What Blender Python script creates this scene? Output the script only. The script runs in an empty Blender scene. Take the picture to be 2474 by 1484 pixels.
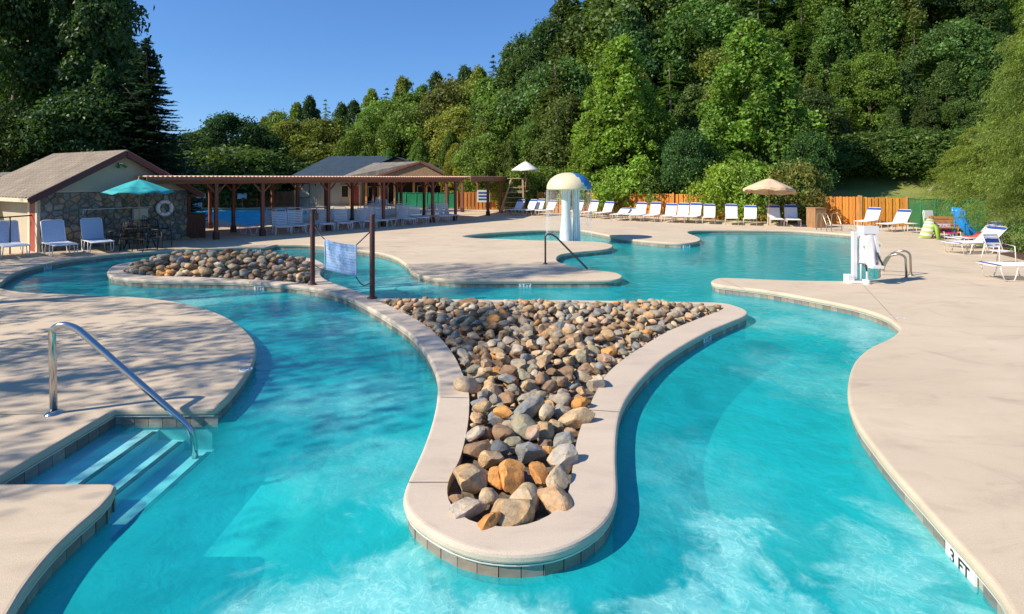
import bpy, bmesh, math, random
import numpy as np
from mathutils import Vector, Matrix, noise
from mathutils.geometry import tessellate_polygon
random.seed(7); np.random.seed(7)
S = bpy.context.scene
COL = S.collection
R = math.radians

# ------------------------------------------------------------------ camera
CAMH = 2.5; FPX = 1350.0; HOR = 430.0; CU = 1236.5
cam_d = bpy.data.cameras.new("camera"); cam = bpy.data.objects.new("camera", cam_d)
COL.objects.link(cam); S.camera = cam
cam.location = (0, 0, CAMH); cam.rotation_euler = (R(90), 0, 0)
cam_d.sensor_width = 36; cam_d.lens = 36 * FPX / 2473.0
cam_d.shift_y = -(742 - HOR) / 2473.0
cam_d.clip_start = 0.05; cam_d.clip_end = 2000

# ------------------------------------------------------------------ world, sun, exposure
SUN_AZ = (-0.93, -0.37); SUN_EL = R(38)
w = bpy.data.worlds.new("World"); S.world = w; w.use_nodes = True
nt = w.node_tree; bg = nt.nodes["Background"]
sky = nt.nodes.new("ShaderNodeTexSky"); sky.sky_type = 'NISHITA'; sky.sun_disc = False
sky.sun_elevation = SUN_EL; sky.sun_rotation = math.atan2(SUN_AZ[0], SUN_AZ[1])
sky.air_density = 1.0; sky.dust_density = 0.0; sky.ozone_density = 3.5; sky.altitude = 300
hs = nt.nodes.new("ShaderNodeHueSaturation"); hs.inputs['Saturation'].default_value = 1.12
tn = nt.nodes.new('ShaderNodeMix'); tn.data_type = 'RGBA'; tn.blend_type = 'MULTIPLY'; tn.inputs[0].default_value = 1.0; tn.inputs[7].default_value = (0.37, 0.545, 0.80, 1)
gm = nt.nodes.new('ShaderNodeGamma'); gm.inputs[1].default_value = 0.72
nt.links.new(sky.outputs[0], hs.inputs['Color']); nt.links.new(hs.outputs[0], gm.inputs[0]); nt.links.new(gm.outputs[0], tn.inputs[6]); nt.links.new(tn.outputs[2], bg.inputs[0])
bg.inputs[1].default_value = 0.15
sd = bpy.data.lights.new("sun", 'SUN'); sun = bpy.data.objects.new("sun", sd); COL.objects.link(sun)
sd.energy = 3.1; sd.angle = R(0.6); sd.color = (1.0, 0.90, 0.76)
_n = math.hypot(*SUN_AZ)
sdir = Vector((SUN_AZ[0]/_n*math.cos(SUN_EL), SUN_AZ[1]/_n*math.cos(SUN_EL), math.sin(SUN_EL)))
sun.rotation_euler = sdir.to_track_quat('Z', 'Y').to_euler()
S.view_settings.view_transform = 'Standard'; S.view_settings.look = 'None'
S.view_settings.exposure = 1.06; S.view_settings.gamma = 1.0
S.view_settings.use_curve_mapping = False
S.cycles.max_bounces = 6; S.cycles.diffuse_bounces = 4; S.cycles.glossy_bounces = 3
S.cycles.transparent_max_bounces = 16; S.cycles.volume_bounces = 0
S.cycles.caustics_reflective = False; S.cycles.caustics_refractive = False
S.cycles.use_denoising = True

# ------------------------------------------------------------------ projection helpers (photo -> ground)
def P(u, v, z=0.0):
    Y = FPX * (CAMH - z) / (v - HOR)
    return ((u - CU) / FPX * Y, Y)
def PX(u, Y): return (u - CU) / FPX * Y
def PZ(v, Y): return CAMH - (v - HOR) / FPX * Y

# ------------------------------------------------------------------ materials
def new_mat(name):
    m = bpy.data.materials.new(name); m.use_nodes = True
    t = m.node_tree; t.nodes.clear()
    out = t.nodes.new('ShaderNodeOutputMaterial')
    return m, t, out
def nd(t, typ, **kw):
    n = t.nodes.new(typ)
    for k, v in kw.items():
        if hasattr(n, k): setattr(n, k, v)
    return n
def ramp(t, pts, src=None, interp='LINEAR'):
    r = t.nodes.new('ShaderNodeValToRGB'); r.color_ramp.interpolation = interp
    el = r.color_ramp.elements
    while len(el) < len(pts): el.new(0.5)
    for e, (p, c) in zip(el, pts):
        e.position = p; e.color = (*c, 1) if len(c) == 3 else c
    if src is not None: t.links.new(src, r.inputs[0])
    return r
def g(v): return (v, v, v)
def mixrgb(t, fac, a, b, mode='MIX'):
    m = t.nodes.new('ShaderNodeMix'); m.data_type = 'RGBA'; m.blend_type = mode
    for s, x in ((m.inputs[0], fac), (m.inputs[6], a), (m.inputs[7], b)):
        if hasattr(x, 'links'): t.links.new(x, s)
        elif isinstance(x, (int, float)): s.default_value = x
        else: s.default_value = (*x, 1) if len(x) == 3 else x
    return m.outputs[2]
def noise_n(t, scale, detail=4, rough=0.55, vec=None, dist=0.0):
    n = t.nodes.new('ShaderNodeTexNoise'); n.inputs['Scale'].default_value = scale
    n.inputs['Detail'].default_value = detail; n.inputs['Roughness'].default_value = rough
    n.inputs['Distortion'].default_value = dist
    if vec is not None: t.links.new(vec, n.inputs['Vector'])
    return n
def coords(t, kind='Object', scale=None, rot=None):
    c = t.nodes.new('ShaderNodeTexCoord'); o = c.outputs[kind]
    if scale or rot:
        m = t.nodes.new('ShaderNodeMapping')
        if scale: m.inputs['Scale'].default_value = scale
        if rot: m.inputs['Rotation'].default_value = rot
        t.links.new(o, m.inputs[0]); o = m.outputs[0]
    return o
def geo_pos(t): return t.nodes.new('ShaderNodeNewGeometry').outputs['Position']
def simple(name, col, rough=0.6, metal=0.0, var=0.12, nscale=3.0, bump=0.0, bscale=60, objcol=False, stretch=None, spec=0.5):
    m, t, out = new_mat(name)
    b = nd(t, 'ShaderNodeBsdfPrincipled'); b.inputs['Roughness'].default_value = rough
    b.inputs['Metallic'].default_value = metal; b.inputs['Specular IOR Level'].default_value = spec
    vec = coords(t, 'Object', scale=stretch)
    n = noise_n(t, nscale, 5, 0.6, vec)
    rp = ramp(t, [(0.3, g(1 - var)), (0.7, g(1 + var))], n.outputs[0])
    if objcol:
        oi = nd(t, 'ShaderNodeObjectInfo'); base = mixrgb(t, 1.0, oi.outputs['Color'], rp.outputs[0], 'MULTIPLY')
    else:
        base = mixrgb(t, 1.0, col, rp.outputs[0], 'MULTIPLY')
    t.links.new(base, b.inputs['Base Color'])
    if bump > 0:
        n2 = noise_n(t, bscale, 3, 0.6, vec)
        bp = nd(t, 'ShaderNodeBump'); bp.inputs['Strength'].default_value = bump; bp.inputs['Distance'].default_value = 0.01
        t.links.new(n2.outputs[0], bp.inputs['Height']); t.links.new(bp.outputs[0], b.inputs['Normal'])
    t.links.new(b.outputs[0], out.inputs[0])
    return m

def concrete(name, col, dark):
    m, t, out = new_mat(name)
    b = nd(t, 'ShaderNodeBsdfPrincipled'); b.inputs['Roughness'].default_value = 0.85
    b.inputs['Specular IOR Level'].default_value = 0.25
    p = geo_pos(t)
    mp = nd(t, 'ShaderNodeMapping'); mp.inputs['Scale'].default_value = (0.35, 1.0, 1.0); t.links.new(p, mp.inputs[0])
    n1 = noise_n(t, 0.5, 6, 0.62, p, 0.4)
    r1 = ramp(t, [(0.3, dark), (0.62, col)], n1.outputs[0])
    n2 = noise_n(t, 2.2, 8, 0.7, mp.outputs[0], 0.8)
    r2 = ramp(t, [(0.28, g(0.80)), (0.45, g(0.97)), (0.55, g(1.0)), (0.75, g(1.06))], n2.outputs[0])
    n3 = noise_n(t, 140, 3, 0.6, p)
    r3 = ramp(t, [(0.36, g(0.80)), (0.5, g(1.0)), (0.64, g(1.08))], n3.outputs[0])
    c = mixrgb(t, 1.0, r1.outputs[0], r2.outputs[0], 'MULTIPLY')
    c = mixrgb(t, 0.75, c, r3.outputs[0], 'MULTIPLY')
    # hairline stains: a few blotches with a shape of their own
    n4 = noise_n(t, 0.9, 3, 0.5, p, 2.0)
    r4 = ramp(t, [(0.60, g(0)), (0.72, g(1))], n4.outputs[0])
    c = mixrgb(t, r4.outputs[0], c, mixrgb(t, 1.0, c, (0.88, 0.87, 0.88), 'MULTIPLY'))
    t.links.new(c, b.inputs['Base Color'])
    bp = nd(t, 'ShaderNodeBump'); bp.inputs['Strength'].default_value = 0.35; bp.inputs['Distance'].default_value = 0.006
    t.links.new(n3.outputs[0], bp.inputs['Height'])
    bp2 = nd(t, 'ShaderNodeBump'); bp2.inputs['Strength'].default_value = 0.25; bp2.inputs['Distance'].default_value = 0.03
    t.links.new(n2.outputs[0], bp2.inputs['Height']); t.links.new(bp.outputs[0], bp2.inputs['Normal'])
    t.links.new(bp2.outputs[0], b.inputs['Normal'])
    t.links.new(b.outputs[0], out.inputs[0])
    return m

def wood(name, col, axis='z', rough=0.75, objcol=False):
    st = {'z': (6, 6, 0.7), 'x': (0.7, 6, 6), 'y': (6, 0.7, 6)}[axis]
    return simple(name, col, rough, 0, 0.28, 3.5, 0.3, 12, objcol, st)

M = {}
M['deck'] = concrete('deck_concrete', (0.67, 0.545, 0.39), (0.59, 0.475, 0.34))
M['coping'] = concrete('coping_concrete', (0.66, 0.545, 0.42), (0.58, 0.48, 0.37))
M['plaster'] = simple('pool_plaster', (0.17, 0.66, 0.64), 0.8, 0, 0.06, 1.2)
M['tile'] = simple('pool_tile', (0, 0, 0), 0.35, 0, 0.25, 9, 0.1, 40, True)
M['grout'] = simple('tile_grout', (0.42, 0.38, 0.32), 0.8)
M['bead'] = simple('pale_mortar_bead', (0.72, 0.68, 0.58), 0.8)
M['step'] = simple('step_plaster', (0.42, 0.80, 0.84), 0.8, 0, 0.06, 2)
M['nosing'] = simple('dark_step_nosing_tile', (0.015, 0.03, 0.07), 0.5)
M['joint'] = simple('joint_sealant', (0.13, 0.11, 0.10), 0.9)
M['steel'] = simple('stainless_steel', (0.62, 0.60, 0.57), 0.16, 1.0, 0.05)
M['bronze'] = simple('dark_bronze_tube', (0.18, 0.15, 0.13), 0.3, 0.9, 0.05)
M['champagne'] = simple('tan_metal_tube', (0.45, 0.38, 0.30), 0.32, 0.8, 0.05)
M['redpost'] = simple('red_brown_painted_post', (0.075, 0.022, 0.018), 0.5, 0, 0.3, 6)
M['pavwood'] = wood('red_brown_wood', (0.20, 0.072, 0.045))
M['pavbeam'] = wood('red_brown_beam', (0.26, 0.105, 0.065), 'x')
M['pavroof'] = simple('salmon_corrugated_roof', (0.75, 0.46, 0.31), 0.6, 0, 0.12)
M['orange_fence'] = wood('orange_stained_board', (0.5, 0.17, 0.03), 'z', 0.75, True)
M['fencepost'] = wood('fence_post_wood', (0.52, 0.25, 0.07))
M['cream'] = simple('cream_stucco', (0.52, 0.45, 0.33), 0.85, 0, 0.06, 2, 0.15, 40)
M['creamtrim'] = simple('cream_trim_paint', (0.72, 0.62, 0.44), 0.6)
M['siding'] = simple('pale_green_siding', (0.50, 0.50, 0.42), 0.7, 0, 0.1, 2, 0, 1, False, (5, 5, 0.5))
M['maroon'] = simple('maroon_fascia_paint', (0.10, 0.018, 0.02), 0.5)
M['reddoor'] = simple('red_door_paint', (0.36, 0.06, 0.04), 0.5)
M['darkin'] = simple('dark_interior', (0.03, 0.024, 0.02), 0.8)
M['shingle'] = None
M['stone'] = simple('wall_stone', (0, 0, 0), 0.85, 0, 0.35, 7, 0.6, 22, True)
M['mortar'] = simple('stone_mortar', (0.19, 0.18, 0.16), 0.9, 0, 0.2, 12, 0.3)
M['whiteplastic'] = simple('white_powder_coat', (0.78, 0.78, 0.78), 0.4, 0, 0.04)
M['almond'] = simple('almond_tube_frame', (0.74, 0.66, 0.56), 0.4, 0, 0.05)
M['sling'] = simple('white_sling_fabric', (0.80, 0.80, 0.80), 0.8, 0, 0.05, 30, 0.2, 150)
M['blue'] = simple('blue_headband_fabric', (0.02, 0.06, 0.30), 0.8)
M['slingblue'] = simple('pale_blue_sling_fabric', (0.50, 0.58, 0.72), 0.8, 0, 0.08, 20)
M['teal'] = simple('teal_umbrella_canvas', (0.03, 0.42, 0.42), 0.75, 0, 0.1, 4)
M['white_canvas'] = simple('off_white_umbrella_canvas', (0.75, 0.72, 0.66), 0.8)
M['peach'] = simple('peach_umbrella_canvas', (0.72, 0.50, 0.32), 0.8, 0, 0.08, 4)
M['polewood'] = simple('varnished_pole_wood', (0.45, 0.26, 0.10), 0.5)
M['darkcover'] = simple('dark_brown_patio_frame', (0.03, 0.022, 0.02), 0.55)
M['bin'] = wood('slatted_bin_wood', (0.36, 0.20, 0.09))
M['bindark'] = wood('dark_bin_wood', (0.12, 0.045, 0.02))
M['mesh_green'] = simple('green_windscreen_mesh', (0.01, 0.20, 0.085), 0.9, 0, 0.25, 1.2)
M['black'] = simple('black_metal', (0.015, 0.015, 0.015), 0.5)
M['bark'] = simple('tree_bark', (0.16, 0.12, 0.09), 0.9, 0, 0.35, 3, 0.6, 10, False, (3, 3, 0.6))
M['soil'] = simple('dark_gravel_soil', (0.15, 0.12, 0.09), 0.95, 0, 0.5, 14, 0.8, 40)
M['mulch'] = simple('brown_mulch', (0.10, 0.05, 0.03), 0.95, 0, 0.5, 12, 0.8, 40)
M['towelgreen'] = simple('lime_striped_towel', (0.32, 0.52, 0.06), 0.95)
M['towelwhite'] = simple('white_towel', (0.78, 0.77, 0.74), 0.95)
M['pink'] = simple('hot_pink_fabric', (0.62, 0.03, 0.18), 0.9)
M['red'] = simple('coral_red_fabric', (0.66, 0.10, 0.08), 0.9)
M['blueslide'] = simple('bright_blue_plastic', (0.01, 0.24, 0.62), 0.25)
M['mush_cream'] = simple('cream_fiberglass', (0.75, 0.66, 0.42), 0.35, 0, 0.05)
M['mush_blue'] = simple('blue_fiberglass', (0.03, 0.20, 0.48), 0.35, 0, 0.05)
M['mush_stem'] = simple('pale_blue_fiberglass', (0.62, 0.76, 0.78), 0.35, 0, 0.05)
M['white'] = simple('white_ceramic', (0.80, 0.80, 0.78), 0.4, 0, 0.03)
M['ink'] = simple('black_marking', (0.015, 0.015, 0.02), 0.6)
M['paintwhite'] = simple('worn_white_deck_paint', (0.75, 0.76, 0.78), 0.7, 0, 0.1, 40)
M['lightblue'] = simple('light_blue_cloth', (0.30, 0.52, 0.78), 0.85, 0, 0.15, 5)

def screen_mat():
    m, t, out = new_mat('see_through_green_mesh')
    tr = nd(t, 'ShaderNodeBsdfTransparent'); df = nd(t, 'ShaderNodeBsdfDiffuse'); df.inputs[0].default_value = (0.03, 0.17, 0.07, 1)
    n = noise_n(t, 1.3, 3, 0.5, coords(t)); r = ramp(t, [(0.35, g(0.42)), (0.65, g(0.62))], n.outputs[0])
    mx = nd(t, 'ShaderNodeMixShader'); t.links.new(r.outputs[0], mx.inputs[0]); t.links.new(tr.outputs[0], mx.inputs[1]); t.links.new(df.outputs[0], mx.inputs[2])
    t.links.new(mx.outputs[0], out.inputs[0]); return m
M['screen'] = screen_mat()
def shingles(name, c1, c2):
    m, t, out = new_mat(name)
    b = nd(t, 'ShaderNodeBsdfPrincipled'); b.inputs['Roughness'].default_value = 0.9
    vec = coords(t, 'Object')
    br = nd(t, 'ShaderNodeTexBrick'); t.links.new(vec, br.inputs[0])
    br.inputs['Color1'].default_value = (*c1, 1); br.inputs['Color2'].default_value = (*c2, 1)
    br.inputs['Mortar'].default_value = (c1[0]*.4, c1[1]*.4, c1[2]*.4, 1)
    br.inputs['Scale'].default_value = 1.0; br.inputs['Brick Width'].default_value = 0.3
    br.inputs['Row Height'].default_value = 0.14; br.inputs['Mortar Size'].default_value = 0.012
    n = noise_n(t, 1.5, 5, 0.6, vec); r = ramp(t, [(0.3, g(0.75)), (0.7, g(1.15))], n.outputs[0])
    t.links.new(mixrgb(t, 1.0, br.outputs[0], r.outputs[0], 'MULTIPLY'), b.inputs['Base Color'])
    t.links.new(b.outputs[0], out.inputs[0]); return m
M['shingle'] = shingles('tan_shingles', (0.33, 0.27, 0.20), (0.25, 0.20, 0.15))
M['shingle_blue'] = shingles('slate_blue_shingles', (0.035, 0.07, 0.11), (0.028, 0.055, 0.09))
M['shingle_brown'] = shingles('grey_brown_shingles', (0.27, 0.24, 0.20), (0.20, 0.175, 0.145))

def leaf_mat(name, trans=0.3):
    m, t, out = new_mat(name)
    oi = nd(t, 'ShaderNodeObjectInfo')
    at = nd(t, 'ShaderNodeAttribute'); at.attribute_name = 'shade'
    c = mixrgb(t, 1.0, oi.outputs['Color'], at.outputs['Color'], 'MULTIPLY')
    d = nd(t, 'ShaderNodeBsdfPrincipled'); d.inputs['Roughness'].default_value = 0.5
    d.inputs['Specular IOR Level'].default_value = 0.35
    t.links.new(c, d.inputs['Base Color'])
    tr = nd(t, 'ShaderNodeBsdfTranslucent')
    t.links.new(mixrgb(t, 1.0, c, (1.5, 1.35, 0.55), 'MULTIPLY'), tr.inputs[0])
    mx = nd(t, 'ShaderNodeMixShader'); mx.inputs[0].default_value = trans
    t.links.new(d.outputs[0], mx.inputs[1]); t.links.new(tr.outputs[0], mx.inputs[2])
    t.links.new(mx.outputs[0], out.inputs[0]); return m
M['leaf'] = leaf_mat('leaf_surface', 0.35)

def rock_mat(name, use_attr):
    m, t, out = new_mat(name)
    b = nd(t, 'ShaderNodeBsdfPrincipled'); b.inputs['Roughness'].default_value = 0.8
    b.inputs['Specular IOR Level'].default_value = 0.3
    if use_attr:
        a = nd(t, 'ShaderNodeAttribute'); a.attribute_name = 'shade'; base = a.outputs['Color']; vec = geo_pos(t)
        k = 1.0
    else:
        oi = nd(t, 'ShaderNodeObjectInfo'); base = oi.outputs['Color']; vec = geo_pos(t); k = 1.0
    n1 = noise_n(t, 14*k, 6, 0.65, vec, 0.8)
    r1 = ramp(t, [(0.25, (0.50, 0.44, 0.38)), (0.5, (1.0, .97, .92)), (0.75, (1.45, 1.3, 1.1))], n1.outputs[0])
    n2 = noise_n(t, 5*k, 3, 0.5, vec, 1.5)
    r2 = ramp(t, [(0.42, (0.92, 0.92, 0.92)), (0.58, (1.2, 1.02, 0.8))], n2.outputs[0])
    c = mixrgb(t, 1.0, base, r1.outputs[0], 'MULTIPLY'); c = mixrgb(t, 0.8, c, r2.outputs[0], 'MULTIPLY')
    t.links.new(c, b.inputs['Base Color'])
    n3 = noise_n(t, 45, 6, 0.7, vec)
    bp = nd(t, 'ShaderNodeBump'); bp.inputs['Strength'].default_value = 0.7; bp.inputs['Distance'].default_value = 0.02
    t.links.new(n3.outputs[0], bp.inputs['Height']); t.links.new(bp.outputs[0], b.inputs['Normal'])
    t.links.new(b.outputs[0], out.inputs[0]); return m
M['rock'] = rock_mat('river_rock', False); M['rock_attr'] = rock_mat('river_rock_heap', True)

def grass_mat():
    m, t, out = new_mat('mown_grass')
    b = nd(t, 'ShaderNodeBsdfPrincipled'); b.inputs['Roughness'].default_value = 0.9
    p = geo_pos(t)
    n1 = noise_n(t, 0.12, 5, 0.6, p, 0.5); n2 = noise_n(t, 9, 6, 0.7, p)
    r1 = ramp(t, [(0.35, (0.13, 0.17, 0.03)), (0.65, (0.26, 0.28, 0.06))], n1.outputs[0])
    r2 = ramp(t, [(0.3, g(0.6)), (0.7, g(1.25))], n2.outputs[0])
    t.links.new(mixrgb(t, 1.0, r1.outputs[0], r2.outputs[0], 'MULTIPLY'), b.inputs['Base Color'])
    t.links.new(b.outputs[0], out.inputs[0]); return m
M['grass'] = grass_mat()

SUNLIT_FOAM = []   # (x, y, rx, ry, strength) of sunlit patches and sky glimmer painted into churned water, filled before water_mat()
CLEAR = []
def water_mat(name, ripple=1.0, sunlit_foam=False, body_col=(0.012, 0.48, 0.53), turb=1.0, f90=0.80):
    m, t, out = new_mat(name)
    p = geo_pos(t)
    mp = nd(t, 'ShaderNodeMapping'); mp.inputs['Scale'].default_value = (1, 1, 1); t.links.new(p, mp.inputs[0])
    n1 = noise_n(t, 1.1, 3, 0.5, mp.outputs[0], 1.2); n2 = noise_n(t, 4.5, 4, 0.55, mp.outputs[0], 1.0); n3 = noise_n(t, 17, 3, 0.5, mp.outputs[0], 0.6)
    def bump(src, st, dist, prev=None):
        bnode = nd(t, 'ShaderNodeBump'); bnode.inputs['Strength'].default_value = st; bnode.inputs['Distance'].default_value = dist
        t.links.new(src, bnode.inputs['Height'])
        if prev: t.links.new(prev, bnode.inputs['Normal'])
        return bnode.outputs[0]
    nn = bump(n1.outputs[0], 0.45*ripple, 0.05); nn = bump(n2.outputs[0], 0.5*ripple, 0.025, nn); nn = bump(n3.outputs[0], 0.45*ripple, 0.008, nn)
    # two-sided Schlick reflectance (the Fresnel node would shut out sunlight seen from below the surface)
    gi = nd(t, 'ShaderNodeNewGeometry'); dt = nd(t, 'ShaderNodeVectorMath', operation='DOT_PRODUCT'); t.links.new(gi.outputs['Incoming'], dt.inputs[0]); t.links.new(nn, dt.inputs[1])
    ab = nd(t, 'ShaderNodeMath', operation='ABSOLUTE'); t.links.new(dt.outputs['Value'], ab.inputs[0])
    om = nd(t, 'ShaderNodeMath', operation='SUBTRACT'); om.inputs[0].default_value = 1.0; t.links.new(ab.outputs[0], om.inputs[1]); om.use_clamp = True
    pw = nd(t, 'ShaderNodeMath', operation='POWER'); t.links.new(om.outputs[0], pw.inputs[0]); pw.inputs[1].default_value = 5.0
    fr = nd(t, 'ShaderNodeMath', operation='MULTIPLY_ADD'); t.links.new(pw.outputs[0], fr.inputs[0]); fr.inputs[1].default_value = f90; fr.inputs[2].default_value = 0.02
    tr = nd(t, 'ShaderNodeBsdfTransparent'); tr.inputs[0].default_value = (0.97, 1.0, 1.0, 1)
    gl = nd(t, 'ShaderNodeBsdfGlossy'); gl.inputs['Roughness'].default_value = 0.03; t.links.new(nn, gl.inputs['Normal'])
    mx = nd(t, 'ShaderNodeMixShader'); t.links.new(fr.outputs[0], mx.inputs[0])
    t.links.new(tr.outputs[0], mx.inputs[1]); t.links.new(gl.outputs[0], mx.inputs[2])
    last = mx.outputs[0]
    tn1 = noise_n(t, 0.9, 5, 0.6, mp.outputs[0], 1.5)
    tr1 = ramp(t, [(0.3, g(0.44*turb)), (0.7, g(0.74*turb))], tn1.outputs[0])
    dfw = nd(t, 'ShaderNodeBsdfDiffuse'); dfw.inputs[0].default_value = (*body_col, 1); t.links.new(nn, dfw.inputs['Normal'])
    mxw = nd(t, 'ShaderNodeMixShader'); t.links.new(tr1.outputs[0], mxw.inputs[0]); t.links.new(tr.outputs[0], mxw.inputs[1]); t.links.new(dfw.outputs[0], mxw.inputs[2])
    fac = tr1.outputs[0]
    for (x, y, rx, ry) in CLEAR:
        sb = nd(t, 'ShaderNodeVectorMath', operation='SUBTRACT'); t.links.new(p, sb.inputs[0]); sb.inputs[1].default_value = (x, y, 0)
        ml = nd(t, 'ShaderNodeVectorMath', operation='MULTIPLY'); t.links.new(sb.outputs[0], ml.inputs[0]); ml.inputs[1].default_value = (1/rx, 1/ry, 0)
        ln = nd(t, 'ShaderNodeVectorMath', operation='LENGTH'); t.links.new(ml.outputs[0], ln.inputs[0])
        mr = nd(t, 'ShaderNodeMapRange'); mr.interpolation_type = 'SMOOTHSTEP'; mr.inputs['From Min'].default_value = 0.6; mr.inputs['From Max'].default_value = 1.15
        mr.inputs['To Min'].default_value = 0.2; mr.inputs['To Max'].default_value = 1.0; t.links.new(ln.outputs['Value'], mr.inputs['Value'])
        mm = nd(t, 'ShaderNodeMath', operation='MULTIPLY'); t.links.new(fac, mm.inputs[0]); t.links.new(mr.outputs[0], mm.inputs[1]); fac = mm.outputs[0]
    t.links.new(fac, mxw.inputs[0])
    t.links.new(mxw.outputs[0], mx.inputs[1]); body = mxw.outputs[0]
    if sunlit_foam and SUNLIT_FOAM:
        # sunlit patches painted as pale colour on the churned water
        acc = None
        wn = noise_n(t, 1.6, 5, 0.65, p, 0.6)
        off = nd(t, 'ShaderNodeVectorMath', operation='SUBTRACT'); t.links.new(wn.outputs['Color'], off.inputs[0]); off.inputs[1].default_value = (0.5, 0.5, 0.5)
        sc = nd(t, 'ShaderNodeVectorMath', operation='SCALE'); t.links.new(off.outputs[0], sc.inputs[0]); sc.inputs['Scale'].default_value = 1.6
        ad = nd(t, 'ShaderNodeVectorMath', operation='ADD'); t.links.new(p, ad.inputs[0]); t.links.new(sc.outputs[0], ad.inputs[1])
        for (x, y, rx, ry, s) in SUNLIT_FOAM:
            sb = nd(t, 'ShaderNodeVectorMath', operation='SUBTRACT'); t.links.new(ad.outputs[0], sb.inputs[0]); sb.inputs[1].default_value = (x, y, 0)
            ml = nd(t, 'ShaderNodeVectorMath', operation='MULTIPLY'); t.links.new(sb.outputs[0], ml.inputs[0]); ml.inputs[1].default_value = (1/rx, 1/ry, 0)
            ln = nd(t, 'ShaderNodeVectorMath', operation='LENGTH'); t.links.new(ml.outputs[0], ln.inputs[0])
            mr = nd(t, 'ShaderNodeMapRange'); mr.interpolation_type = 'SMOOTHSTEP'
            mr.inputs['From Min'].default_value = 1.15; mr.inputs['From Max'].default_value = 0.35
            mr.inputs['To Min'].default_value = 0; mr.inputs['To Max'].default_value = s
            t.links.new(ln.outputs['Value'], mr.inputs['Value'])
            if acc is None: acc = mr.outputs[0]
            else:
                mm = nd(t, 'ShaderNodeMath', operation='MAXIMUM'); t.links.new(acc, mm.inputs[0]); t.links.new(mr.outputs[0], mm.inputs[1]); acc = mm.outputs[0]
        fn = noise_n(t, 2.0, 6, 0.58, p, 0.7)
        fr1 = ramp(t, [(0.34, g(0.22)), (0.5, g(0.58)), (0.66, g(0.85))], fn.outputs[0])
        # thin bright filaments: caustic web of sunlight painted into the surface colour
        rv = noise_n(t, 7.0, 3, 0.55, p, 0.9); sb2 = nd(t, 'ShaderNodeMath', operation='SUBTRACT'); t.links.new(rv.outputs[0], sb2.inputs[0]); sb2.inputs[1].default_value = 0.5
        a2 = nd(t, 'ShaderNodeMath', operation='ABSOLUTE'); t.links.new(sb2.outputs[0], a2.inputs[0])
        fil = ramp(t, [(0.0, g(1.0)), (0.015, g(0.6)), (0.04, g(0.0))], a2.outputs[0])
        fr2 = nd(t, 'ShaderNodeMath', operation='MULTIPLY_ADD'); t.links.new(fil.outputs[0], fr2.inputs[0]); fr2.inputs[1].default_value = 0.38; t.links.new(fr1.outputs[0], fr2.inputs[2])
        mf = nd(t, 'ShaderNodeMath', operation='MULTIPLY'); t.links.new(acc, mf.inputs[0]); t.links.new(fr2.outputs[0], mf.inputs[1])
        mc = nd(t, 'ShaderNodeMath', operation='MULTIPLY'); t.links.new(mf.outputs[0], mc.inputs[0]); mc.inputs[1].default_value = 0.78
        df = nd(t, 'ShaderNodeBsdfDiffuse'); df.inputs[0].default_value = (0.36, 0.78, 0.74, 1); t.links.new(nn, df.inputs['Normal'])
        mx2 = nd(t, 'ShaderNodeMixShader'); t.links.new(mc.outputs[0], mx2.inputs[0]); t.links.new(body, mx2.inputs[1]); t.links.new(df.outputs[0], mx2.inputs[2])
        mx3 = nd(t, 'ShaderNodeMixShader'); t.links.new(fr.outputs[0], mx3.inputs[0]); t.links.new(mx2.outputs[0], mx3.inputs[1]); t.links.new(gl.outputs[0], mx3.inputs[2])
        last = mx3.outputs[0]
    t.links.new(last, out.inputs['Surface'])
    va = nd(t, 'ShaderNodeVolumeAbsorption'); va.inputs['Color'].default_value = (0.0, 0.95, 0.93, 1); va.inputs['Density'].default_value = 0.7
    t.links.new(va.outputs[0], out.inputs['Volume'])
    return m

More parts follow.
